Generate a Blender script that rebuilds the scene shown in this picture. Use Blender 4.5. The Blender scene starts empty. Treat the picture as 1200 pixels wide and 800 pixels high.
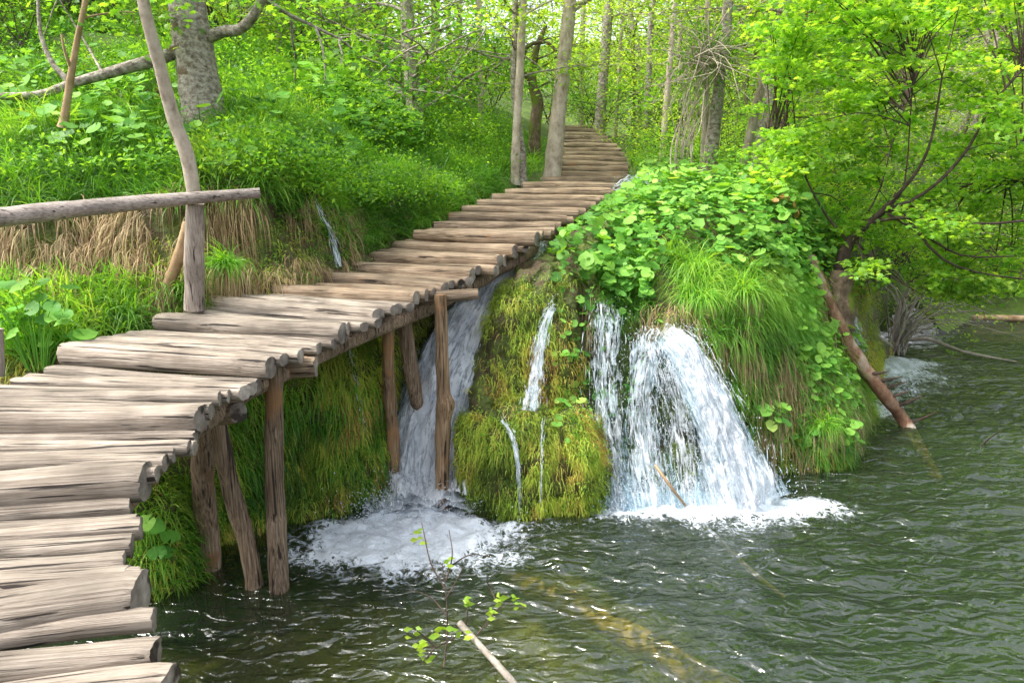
import bpy, math
import numpy as np
from mathutils import Vector, Matrix, Euler
R = np.random.default_rng(11)
C = bpy.context.scene.collection
SC = bpy.context.scene
PITCH = math.radians(11.5); F = 850.0; H = 2.9
CP, SP = math.cos(PITCH), math.sin(PITCH)

# ---------------------------------------------------------------- measuring helpers
def ray(px, py):
    a = (px - 600) / F; b = (400 - py) / F
    return np.array([a, CP + b * SP, -SP + b * CP])
def P(px, py, Y):
    d = ray(px, py); return np.array([0, 0, H]) + d * (Y / d[1])
def W(px, py, z=0.0):
    d = ray(px, py); return np.array([0, 0, H]) + d * ((z - H) / d[2])
def proj(p):
    p = np.asarray(p); q = p - np.array([0, 0, H])
    f = q[..., 1] * CP - q[..., 2] * SP; u = q[..., 1] * SP + q[..., 2] * CP
    f = np.where(f > 0.01, f, 0.01)
    return 600 + F * q[..., 0] / f, 400 - F * u / f
def inpoly(x, y, poly):
    poly = np.array(poly, float); ins = np.zeros(len(x), bool); j = len(poly) - 1
    for i in range(len(poly)):
        xi, yi = poly[i]; xj, yj = poly[j]
        c = ((yi > y) != (yj > y)) & (x < (xj - xi) * (y - yi) / (yj - yi + 1e-9) + xi)
        ins ^= c; j = i
    return ins
def nrm(v): return v / (np.linalg.norm(v, axis=-1, keepdims=True) + 1e-9)

# ---------------------------------------------------------------- numpy value noise
_T = np.random.default_rng(5).random(4096)
def vnoise(p):
    p = np.asarray(p, float); i = np.floor(p).astype(np.int64); f = p - i; f = f * f * (3 - 2 * f)
    def h(x, y, z): return _T[(x * 73856093 ^ y * 19349663 ^ z * 83492791) & 4095]
    x, y, z = i[..., 0], i[..., 1], i[..., 2]; fx, fy, fz = f[..., 0], f[..., 1], f[..., 2]
    def L(a, b, t): return a + (b - a) * t
    r = L(L(L(h(x, y, z), h(x+1, y, z), fx), L(h(x, y+1, z), h(x+1, y+1, z), fx), fy),
          L(L(h(x, y, z+1), h(x+1, y, z+1), fx), L(h(x, y+1, z+1), h(x+1, y+1, z+1), fx), fy), fz)
    return r * 2 - 1
def fbm(p, s=1.0, o=4):
    p = np.asarray(p, float) * s; r = 0; a = 1
    for k in range(o):
        r = r + a * vnoise(p + 17.3 * k); p = p * 2.03; a *= .5
    return r

# ---------------------------------------------------------------- mesh helpers
class MB:
    def __init__(s): s.v = []; s.f = []; s.r = []; s.n = 0; s.m = []
    def add(s, V, Fc, rnd=0.5, mi=0):
        """V (n,3); Fc list of index arrays each (k, sides)"""
        V = np.asarray(V, float).reshape(-1, 3); s.v.append(V)
        s.r.append(np.broadcast_to(np.asarray(rnd, float), (len(V),)).copy())
        for A in Fc:
            A = np.asarray(A, np.int64)
            if A.size: s.f.append(A + s.n); s.m.append(np.full(len(A), mi, np.int32))
        s.n += len(V)
    def build(s, name, mats, parent=None, smooth=True, extra=None):
        me = bpy.data.meshes.new(name)
        V = np.concatenate(s.v); me.vertices.add(len(V)); me.vertices.foreach_set('co', V.astype(np.float32).ravel())
        loops = np.concatenate([a.ravel() for a in s.f]); tot = np.concatenate([np.full(len(a), a.shape[1]) for a in s.f])
        st = np.concatenate([[0], np.cumsum(tot)[:-1]])
        me.loops.add(len(loops)); me.loops.foreach_set('vertex_index', loops.astype(np.int32))
        me.polygons.add(len(tot)); me.polygons.foreach_set('loop_start', st.astype(np.int32))
        me.update(calc_edges=True)
        if smooth: me.polygons.foreach_set('use_smooth', np.ones(len(tot), bool))
        if not isinstance(mats, (list, tuple)): mats = [mats]
        for m in mats: me.materials.append(m)
        if len(mats) > 1: me.polygons.foreach_set('material_index', np.concatenate(s.m))
        at = me.attributes.new('rnd', 'FLOAT', 'POINT'); at.data.foreach_set('value', np.concatenate(s.r).astype(np.float32))
        for k, a in (extra or {}).items():
            at = me.attributes.new(k, 'FLOAT', 'POINT'); at.data.foreach_set('value', np.asarray(a, np.float32).ravel())
        me.validate(); me.update()
        o = bpy.data.objects.new(name, me); C.objects.link(o)
        if parent is not None: o.parent = parent
        return o
def tag(o, label=None, cat=None, group=None, kind=None):
    if label: o['label'] = label
    if cat: o['category'] = cat
    if group: o['group'] = group
    if kind: o['kind'] = kind
    return o
def empty(name, loc=(0, 0, 0), rz=0):
    o = bpy.data.objects.new(name, None); o.empty_display_size = .1; C.objects.link(o)
    o.location = loc; o.rotation_euler = (0, 0, rz); return o
def copy_tree(o, parent=None):
    c = o.copy(); C.objects.link(c)
    if parent is not None: c.parent = parent
    for ch in list(o.children): copy_tree(ch, c)
    return c
def resample(pts, n):
    """smooth (Catmull-Rom) curve through pts, n samples by parameter"""
    p = np.asarray(pts, float); m = len(p)
    q = np.vstack([2 * p[0] - p[1], p, 2 * p[-1] - p[-2]])
    t = np.linspace(0, m - 1, n); i = np.minimum(t.astype(int), m - 2); u = (t - i)[:, None]
    a, b, c, d = q[i], q[i+1], q[i+2], q[i+3]
    return .5 * (2*b + (c-a)*u + (2*a-5*b+4*c-d)*u*u + (3*b-a-3*c+d)*u**3)
def tube(mb, pts, rad, sides=8, rough=0.0, rs=6.0, rnd=.5, cap=True, capmi=0, mi=0):
    pts = np.asarray(pts, float); n = len(pts); rad = np.broadcast_to(np.asarray(rad, float), (n,))
    T = nrm(np.gradient(pts, axis=0)); up = np.array([0, 0, 1.]) if abs(T[0][2]) < .9 else np.array([1., 0, 0])
    U = np.zeros((n, 3)); u = nrm(np.cross(T[0], up))
    for i in range(n):
        u = nrm(u - T[i] * np.dot(u, T[i])); U[i] = u
    B = np.cross(T, U); a = np.linspace(0, 2*math.pi, sides, endpoint=False)
    ring = U[:, None] * np.cos(a)[None, :, None] + B[:, None] * np.sin(a)[None, :, None]
    rr = rad[:, None] * np.ones((1, sides))
    if rough: rr = rr * (1 + rough * fbm(pts[:, None] + ring * rad[:, None, None] * 1.0, rs, 3))
    V = pts[:, None] + ring * rr[..., None]
    i, j = np.meshgrid(np.arange(n-1), np.arange(sides), indexing='ij'); j2 = (j+1) % sides
    Q = np.stack([i*sides+j, i*sides+j2, (i+1)*sides+j2, (i+1)*sides+j], -1).reshape(-1, 4)
    fs = [Q]
    mb.add(V, fs, rnd, mi)
    if cap and sides > 2:
        for e, rev in ((0, True), (n-1, False)):
            idx = np.arange(sides); idx = idx if rev is False else idx[::-1]
            mb.add(V[e], [idx[None, :]], rnd, capmi)
def scatter(mb, T, TF, pos, nor, size, spin=None, rnd=None, squash=1.0):
    """T template verts (k,3) in xy plane, normal z"""
    N = len(pos); nor = nrm(nor)
    a = nrm(np.cross(nor, R.normal(size=(N, 3)))); b = np.cross(nor, a)
    if spin is not None:
        a = nrm(spin - nor * np.sum(spin * nor, 1, keepdims=True)); b = np.cross(nor, a)
    size = np.broadcast_to(size, (N,))
    V = pos[:, None] + (a[:, None] * T[None, :, 0:1] + b[:, None] * T[None, :, 1:2] * squash + nor[:, None] * T[None, :, 2:3]) * size[:, None, None]
    k = len(T); off = (np.arange(N) * k)[:, None, None]
    rnd = R.random(N) if rnd is None else rnd
    mb.add(V.reshape(-1, 3), [(f[None] + off).reshape(-1, f.shape[1]) for f in TF], np.repeat(rnd, k))
def blades(mb, root, d, length, width, grav, segs=4, rnd=None, curl=0.0):
    N = len(root); d = nrm(d); length = np.broadcast_to(length, (N,)); width = np.broadcast_to(width, (N,)); grav = np.broadcast_to(grav, (N,))
    side = nrm(np.cross(d, nrm(R.normal(size=(N, 3)))))
    p = root.copy(); out = []
    st = (length / segs)[:, None]
    for k in range(segs + 1):
        w = width * (1 - (k / segs) ** 1.6 * .9) * .5
        out += [p - side * w[:, None], p + side * w[:, None]]
        d = nrm(d + np.array([0, 0, -1.]) * grav[:, None] / segs + (R.normal(size=(N, 3)) * curl if curl else 0))
        p = p + d * st
    V = np.stack(out, 1); k = 2 * (segs + 1)
    off = (np.arange(N) * k)[:, None, None]
    Q = np.array([[2*i, 2*i+1, 2*i+3, 2*i+2] for i in range(segs)])
    rnd = R.random(N) if rnd is None else rnd
    mb.add(V.reshape(-1, 3), [(Q[None] + off).reshape(-1, 4)], np.repeat(rnd, k))

# leaf templates
def tmpl(v, tris): return np.array(v, float), [np.array(tris)]
LEAF = tmpl([(0, -.5, 0), (.28, -.1, .05), (0, .55, -.04), (-.28, -.1, .05)], [[0, 1, 2], [0, 2, 3]])
def maple():
    pts = [(0, -.35, 0)]
    for a, r in ((-60, .42), (-38, .28), (-8, .52), (18, .25), (90-42, .55), (70, .3), (90, .62)):
        t = math.radians(a); pts.append((r*math.cos(t), r*math.sin(t), -.10*r))
    right = pts[1:]; left = [(-x, y, z) for x, y, z in right[:-1]][::-1]
    v = [(0, 0, .04)] + [pts[0]] + right + left
    n = len(v) - 1
    return tmpl(v, [[0, 1+i, 1+(i+1) % n] for i in range(n)])
MAPLE = maple()
def butter(k=14):
    v = [(0, -.12, -.10)]
    rg = np.random.default_rng(3)
    for i in range(k):
        t = -math.pi/2 + .22 + (2*math.pi - .44) * i / (k-1)
        r = 1.0 + .06*rg.normal(); v.append((r*.95*math.cos(t), r*math.sin(t)*.9+.05, .10*math.sin(3.1*i) + .04))
    for i in range(k):
        x, y, z = v[1+i]; v.append((x*.55, y*.55-.04, z*.3 - .02 + .07*((i % 2) - .5)))
    tr = []
    for i in range(k-1):
        tr += [[0, 1+k+i, 2+k+i]]
    return np.array(v), [np.array(tr), np.array([[1+k+i, 1+i, 2+i, 2+k+i] for i in range(k-1)])]
BUT = butter()

def leaves_at(mb, centers, per, spread, size, T, flat=.3, tilt=.5, rb=.5):
    N = len(centers)*per; c = np.repeat(centers, per, 0); q = c + R.normal(size=(N, 3))*spread*[1, 1, flat]
    clump = np.repeat(R.normal(size=len(centers))*.28, per)
    nn = R.normal(size=(N, 3))*tilt + [0, 0, 1]
    scatter(mb, *T, q, nn, R.uniform(.7, 1.25, N)*size, rnd=np.clip(rb + clump*.8 + R.normal(size=N)*.10, 0, 1))
# ---------------------------------------------------------------- materials
def newmat(name):
    m = bpy.data.materials.new(name); m.use_nodes = True; nt = m.node_tree; nt.nodes.clear()
    return m, nt
def node(nt, t, **kw):
    n = nt.nodes.new(t)
    for k, v in kw.items():
        if k.startswith('i_'): n.inputs[k[2:].replace('_', ' ')].default_value = v
        elif isinstance(k, str): setattr(n, k, v)
    return n
def ramp(nt, stops, interp='LINEAR'):
    r = nt.nodes.new('ShaderNodeValToRGB'); r.color_ramp.interpolation = interp; e = r.color_ramp.elements
    while len(e) < len(stops): e.new(.5)
    for el, (p, c) in zip(e, stops): el.position = p; el.color = (*c, 1) if len(c) == 3 else c
    return r
def leafmat(name, stops, trans=.45, rough=.45, tcol=None, spec=.35):
    m, nt = newmat(name); L = nt.links
    at = node(nt, 'ShaderNodeAttribute', attribute_name='rnd'); rp = ramp(nt, stops); L.new(at.outputs['Fac'], rp.inputs[0])
    nz = node(nt, 'ShaderNodeTexNoise'); nz.inputs['Scale'].default_value = 1.3
    geo = node(nt, 'ShaderNodeNewGeometry'); L.new(geo.outputs['Position'], nz.inputs['Vector'])
    hs = node(nt, 'ShaderNodeHueSaturation'); hs.inputs['Saturation'].default_value = .92; mr = node(nt, 'ShaderNodeMapRange')
    mr.inputs['From Min'].default_value = .3; mr.inputs['From Max'].default_value = .7; mr.inputs['To Min'].default_value = .75; mr.inputs['To Max'].default_value = 1.25
    L.new(nz.outputs['Fac'], mr.inputs['Value']); L.new(mr.outputs[0], hs.inputs['Value']); L.new(rp.outputs[0], hs.inputs['Color'])
    bs = node(nt, 'ShaderNodeBsdfPrincipled'); bs.inputs['Roughness'].default_value = rough
    bs.inputs['Specular IOR Level'].default_value = spec
    L.new(hs.outputs[0], bs.inputs['Base Color'])
    tr = node(nt, 'ShaderNodeBsdfTranslucent')
    g = node(nt, 'ShaderNodeMix', data_type='RGBA', blend_type='MULTIPLY'); g.inputs[0].default_value = 1
    L.new(hs.outputs[0], g.inputs[6]); g.inputs[7].default_value = (*(tcol or (1.9, 1.7, .6)), 1); L.new(g.outputs[2], tr.inputs['Color'])
    mx = node(nt, 'ShaderNodeMixShader'); mx.inputs[0].default_value = trans
    L.new(bs.outputs[0], mx.inputs[1]); L.new(tr.outputs[0], mx.inputs[2])
    out = node(nt, 'ShaderNodeOutputMaterial'); L.new(mx.outputs[0], out.inputs[0])
    return m
M = {}
M['grass'] = leafmat('grass_green', [(0, (.035, .13, .008)), (.4, (.09, .28, .012)), (.8, (.22, .44, .02)), (1, (.42, .48, .09))], .45)
M['dry'] = leafmat('dry_grass', [(0, (.16, .09, .035)), (.4, (.34, .23, .10)), (.8, (.58, .44, .23)), (1, (.25, .32, .06))], .25, .7, (1.1, 1, .8))
M['moss'] = leafmat('moss_strands', [(0, (.05, .08, .008)), (.25, (.20, .32, .015)), (.6, (.42, .54, .03)), (.82, (.52, .44, .06)), (1, (.33, .18, .045))], .3, .7)
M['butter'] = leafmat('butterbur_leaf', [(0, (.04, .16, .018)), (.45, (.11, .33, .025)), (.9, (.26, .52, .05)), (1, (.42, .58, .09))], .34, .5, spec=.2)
M['maple'] = leafmat('maple_leaf', [(0, (.035, .14, .008)), (.5, (.14, .36, .015)), (1, (.30, .52, .03))], .5)
M['youngmaple'] = leafmat('young_maple_leaf', [(0, (.07, .22, .012)), (.5, (.20, .43, .02)), (1, (.40, .60, .05))], .56)
M['beech'] = leafmat('beech_leaf', [(0, (.07, .19, .008)), (.5, (.26, .46, .02)), (1, (.48, .64, .06))], .55)
M['deepleaf'] = leafmat('undergrowth_leaf', [(0, (.035, .14, .008)), (.5, (.11, .31, .015)), (1, (.28, .50, .02))], .5)
M['darkleaf'] = leafmat('spruce_needle', [(0, (.015, .04, .02)), (1, (.05, .10, .04))], .2)
M['lime'] = leafmat('young_leaf', [(0, (.22, .42, .01)), (1, (.42, .58, .02))], .5)
M['orange'] = leafmat('orange_leaf', [(0, (.35, .16, .05)), (1, (.5, .3, .12))], .3)

def texcoord(nt, kind, scale=(1, 1, 1), loc=None):
    tc = node(nt, 'ShaderNodeTexCoord'); mp = node(nt, 'ShaderNodeMapping'); mp.inputs['Scale'].default_value = scale
    nt.links.new(tc.outputs[kind], mp.inputs['Vector'])
    return mp
def woodmat(name, stops, gstretch=(2.2, 85, 85), bump=.5, dark=(.04, .028, .02), tint=None, axis='x', crack=.42):
    m, nt = newmat(name); L = nt.links
    if axis == 'z': gstretch = (gstretch[1], gstretch[2], gstretch[0])
    tc = node(nt, 'ShaderNodeTexCoord'); oi = node(nt, 'ShaderNodeObjectInfo')
    add = node(nt, 'ShaderNodeVectorMath', operation='ADD'); L.new(tc.outputs['Object'], add.inputs[0])
    sc = node(nt, 'ShaderNodeVectorMath', operation='SCALE'); sc.inputs['Scale'].default_value = 37
    L.new(oi.outputs['Random'], sc.inputs[0]); L.new(sc.outputs[0], add.inputs[1])
    # random as a vector offset
    mp = node(nt, 'ShaderNodeMapping'); mp.inputs['Scale'].default_value = gstretch; L.new(add.outputs[0], mp.inputs['Vector'])
    n1 = node(nt, 'ShaderNodeTexNoise'); n1.inputs['Scale'].default_value = 1.0; n1.inputs['Detail'].default_value = 7; n1.inputs['Roughness'].default_value = .65; n1.inputs['Distortion'].default_value = .15
    L.new(mp.outputs[0], n1.inputs['Vector'])
    mp2 = node(nt, 'ShaderNodeMapping'); mp2.inputs['Scale'].default_value = tuple(g*.5 if g > 5 else g*.55 for g in gstretch); L.new(add.outputs[0], mp2.inputs['Vector'])
    n2 = node(nt, 'ShaderNodeTexNoise'); n2.inputs['Scale'].default_value = 1.0; n2.inputs['Detail'].default_value = 5; L.new(mp2.outputs[0], n2.inputs['Vector'])
    n3 = node(nt, 'ShaderNodeTexNoise'); n3.inputs['Scale'].default_value = 3.0; n3.inputs['Detail'].default_value = 4; L.new(add.outputs[0], n3.inputs['Vector'])
    r1 = ramp(nt, stops); L.new(n1.outputs['Fac'], r1.inputs[0])
    cr = ramp(nt, [(crack-.05, (1, 1, 1)), (crack, (0, 0, 0))]); L.new(n2.outputs['Fac'], cr.inputs[0])
    mx = node(nt, 'ShaderNodeMix', data_type='RGBA'); L.new(cr.outputs[0], mx.inputs[0]); L.new(r1.outputs[0], mx.inputs[6]); mx.inputs[7].default_value = (*dark, 1)
    # broad patches
    r3 = ramp(nt, [(.35, (.62, .60, .58)), (.65, (1.12, 1.1, 1.08))]); L.new(n3.outputs['Fac'], r3.inputs[0])
    mu = node(nt, 'ShaderNodeMix', data_type='RGBA', blend_type='MULTIPLY'); mu.inputs[0].default_value = 1
    L.new(mx.outputs[2], mu.inputs[6]); L.new(r3.outputs[0], mu.inputs[7])
    hs = node(nt, 'ShaderNodeHueSaturation'); mr = node(nt, 'ShaderNodeMapRange'); mr.inputs['To Min'].default_value = .72; mr.inputs['To Max'].default_value = 1.15
    L.new(oi.outputs['Random'], mr.inputs['Value']); L.new(mr.outputs[0], hs.inputs['Value']); L.new(mu.outputs[2], hs.inputs['Color'])
    last = hs.outputs[0]
    if tint:  # patches of another tone (orange wet wood, moss)
        n4 = node(nt, 'ShaderNodeTexNoise'); n4.inputs['Scale'].default_value = tint[2]; n4.inputs['Detail'].default_value = 4; L.new(add.outputs[0], n4.inputs['Vector'])
        r4 = ramp(nt, [(tint[1], (0, 0, 0)), (tint[1]+.12, (1, 1, 1))]); L.new(n4.outputs['Fac'], r4.inputs[0])
        m4 = node(nt, 'ShaderNodeMix', data_type='RGBA'); L.new(r4.outputs[0], m4.inputs[0]); L.new(last, m4.inputs[6]); m4.inputs[7].default_value = (*tint[0], 1)
        last = m4.outputs[2]
    bs = node(nt, 'ShaderNodeBsdfPrincipled'); bs.inputs['Roughness'].default_value = .75; L.new(last, bs.inputs['Base Color'])
    bs.inputs['Specular IOR Level'].default_value = .3
    hb = node(nt, 'ShaderNodeMath', operation='MULTIPLY_ADD'); L.new(cr.outputs[0], hb.inputs[0]); hb.inputs[1].default_value = -.8; L.new(n1.outputs['Fac'], hb.inputs[2])
    bp = node(nt, 'ShaderNodeBump'); bp.inputs['Strength'].default_value = bump; bp.inputs['Distance'].default_value = .02; L.new(hb.outputs[0], bp.inputs['Height']); L.new(bp.outputs[0], bs.inputs['Normal'])
    out = node(nt, 'ShaderNodeOutputMaterial'); L.new(bs.outputs[0], out.inputs[0])
    return m
M['plank'] = woodmat('weathered_log', [(.28, (.13, .10, .075)), (.42, (.27, .225, .18)), (.55, (.37, .32, .265)), (.75, (.50, .445, .38))], bump=.9, dark=(.035, .026, .022), crack=.40)
M['plankfar'] = woodmat('brown_log', [(.3, (.11, .07, .045)), (.5, (.33, .245, .165)), (.7, (.52, .42, .31))], bump=.9, tint=((.30, .15, .06), .66, 4), crack=.38)
M['end'] = woodmat('log_end_grain', [(.3, (.10, .08, .07)), (.5, (.26, .22, .19)), (.7, (.42, .37, .33))], gstretch=(9, 9, 9), bump=.6)
M['post'] = woodmat('wet_post', [(.3, (.07, .045, .03)), (.5, (.25, .175, .115)), (.7, (.46, .36, .27))], axis='z', tint=((.22, .12, .055), .62, 2.5))
M['tanpost'] = woodmat('orange_tan_post', [(.3, (.12, .06, .025)), (.5, (.32, .21, .12)), (.7, (.52, .39, .26))], axis='z', tint=((.34, .18, .08), .56, 2.5))
M['rail'] = woodmat('grey_rail', [(.3, (.17, .14, .12)), (.5, (.36, .31, .28)), (.7, (.52, .47, .43))], crack=.36)
M['railpost'] = woodmat('grey_post', [(.3, (.17, .14, .12)), (.5, (.34, .29, .25)), (.7, (.50, .44, .39))], axis='z', crack=.36)
def barkmat(name, stops, scale=5, bump=.8, moss=None, z=.6):
    m, nt = newmat(name); L = nt.links
    mp = texcoord(nt, 'Object', (scale, scale, scale*z))
    n1 = node(nt, 'ShaderNodeTexNoise'); n1.inputs['Scale'].default_value = 2; n1.inputs['Detail'].default_value = 8; n1.inputs['Roughness'].default_value = .7; L.new(mp.outputs[0], n1.inputs['Vector'])
    vo = node(nt, 'ShaderNodeTexVoronoi'); vo.inputs['Scale'].default_value = 4; L.new(mp.outputs[0], vo.inputs['Vector'])
    ad = node(nt, 'ShaderNodeMath', operation='MULTIPLY_ADD'); L.new(vo.outputs['Distance'], ad.inputs[0]); ad.inputs[1].default_value = .07; L.new(n1.outputs['Fac'], ad.inputs[2])
    r1 = ramp(nt, stops); L.new(ad.outputs[0], r1.inputs[0]); last = r1.outputs[0]
    if moss:
        n2 = node(nt, 'ShaderNodeTexNoise'); n2.inputs['Scale'].default_value = .8; n2.inputs['Detail'].default_value = 6; L.new(mp.outputs[0], n2.inputs['Vector'])
        r2 = ramp(nt, [(moss[1], (0, 0, 0)), (moss[1]+.08, (1, 1, 1))]); L.new(n2.outputs['Fac'], r2.inputs[0])
        mx = node(nt, 'ShaderNodeMix', data_type='RGBA'); L.new(r2.outputs[0], mx.inputs[0]); L.new(last, mx.inputs[6]); mx.inputs[7].default_value = (*moss[0], 1); last = mx.outputs[2]
    bs = node(nt, 'ShaderNodeBsdfPrincipled'); bs.inputs['Roughness'].default_value = .85; L.new(last, bs.inputs['Base Color']); bs.inputs['Specular IOR Level'].default_value = .2
    bp = node(nt, 'ShaderNodeBump'); bp.inputs['Strength'].default_value = bump; bp.inputs['Distance'].default_value = .03; L.new(ad.outputs[0], bp.inputs['Height']); L.new(bp.outputs[0], bs.inputs['Normal'])
    out = node(nt, 'ShaderNodeOutputMaterial'); L.new(bs.outputs[0], out.inputs[0])
    return m
M['bark'] = barkmat('grey_bark', [(.33, (.07, .055, .045)), (.48, (.24, .20, .165)), (.62, (.46, .41, .355)), (.85, (.66, .62, .56))], scale=8, bump=1, z=1.3, moss=((.16, .12, .07), .60))
M['palebark'] = barkmat('pale_bark', [(.33, (.15, .115, .085)), (.5, (.40, .33, .26)), (.75, (.62, .54, .45))], scale=4)
M['mossbark'] = barkmat('mossy_bark', [(.35, (.04, .03, .02)), (.6, (.18, .13, .09)), (.85, (.36, .29, .22))], moss=((.12, .16, .02), .5))
M['darkbark'] = barkmat('dark_twig', [(.35, (.03, .022, .018)), (.6, (.09, .065, .05)), (.85, (.2, .15, .12))])
M['tanbark'] = barkmat('tan_bark', [(.35, (.2, .12, .06)), (.6, (.42, .29, .17)), (.85, (.58, .44, .30))], scale=3)
M['goldbark'] = barkmat('golden_algae_bark', [(.25, (.30, .18, .06)), (.5, (.40, .25, .09)), (.75, (.50, .33, .14))], scale=3)
M['redbark'] = barkmat('red_bark', [(.3, (.04, .022, .014)), (.5, (.19, .10, .06)), (.75, (.40, .29, .20))], scale=3, moss=((.42, .36, .29), .5))
M['whitewood'] = barkmat('bleached_wood', [(.3, (.16, .13, .10)), (.8, (.46, .42, .36))])

def groundmat(name, stops, scale=2.0, bump=.8, wet=.0, bscale=14):
    m, nt = newmat(name); L = nt.links
    geo = node(nt, 'ShaderNodeNewGeometry')
    n1 = node(nt, 'ShaderNodeTexNoise'); n1.inputs['Scale'].default_value = scale; n1.inputs['Detail'].default_value = 8; n1.inputs['Roughness'].default_value = .68; L.new(geo.outputs['Position'], n1.inputs['Vector'])
    r1 = ramp(nt, stops); L.new(n1.outputs['Fac'], r1.inputs[0])
    n2 = node(nt, 'ShaderNodeTexNoise'); n2.inputs['Scale'].default_value = bscale; n2.inputs['Detail'].default_value = 8; L.new(geo.outputs['Position'], n2.inputs['Vector'])
    bs = node(nt, 'ShaderNodeBsdfPrincipled'); bs.inputs['Roughness'].default_value = .9 - wet; L.new(r1.outputs[0], bs.inputs['Base Color'])
    bp = node(nt, 'ShaderNodeBump'); bp.inputs['Strength'].default_value = bump; bp.inputs['Distance'].default_value = .06; L.new(n2.outputs['Fac'], bp.inputs['Height']); L.new(bp.outputs[0], bs.inputs['Normal'])
    out = node(nt, 'ShaderNodeOutputMaterial'); L.new(bs.outputs[0], out.inputs[0])
    return m
M['rock'] = groundmat('mossy_travertine', [(.30, (.03, .022, .012)), (.42, (.10, .07, .03)), (.50, (.07, .09, .015)), (.62, (.12, .16, .02)), (.75, (.20, .15, .07))], 3.6, wet=.2, bump=1.0, bscale=22)
M['soil'] = groundmat('forest_soil', [(.3, (.04, .05, .012)), (.5, (.07, .11, .018)), (.65, (.10, .16, .02)), (.8, (.14, .12, .05))], 1.5)
M['bed'] = groundmat('lake_bed', [(.3, (.10, .085, .03)), (.45, (.24, .20, .065)), (.58, (.36, .31, .10)), (.72, (.16, .22, .05))], 1.2)

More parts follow.
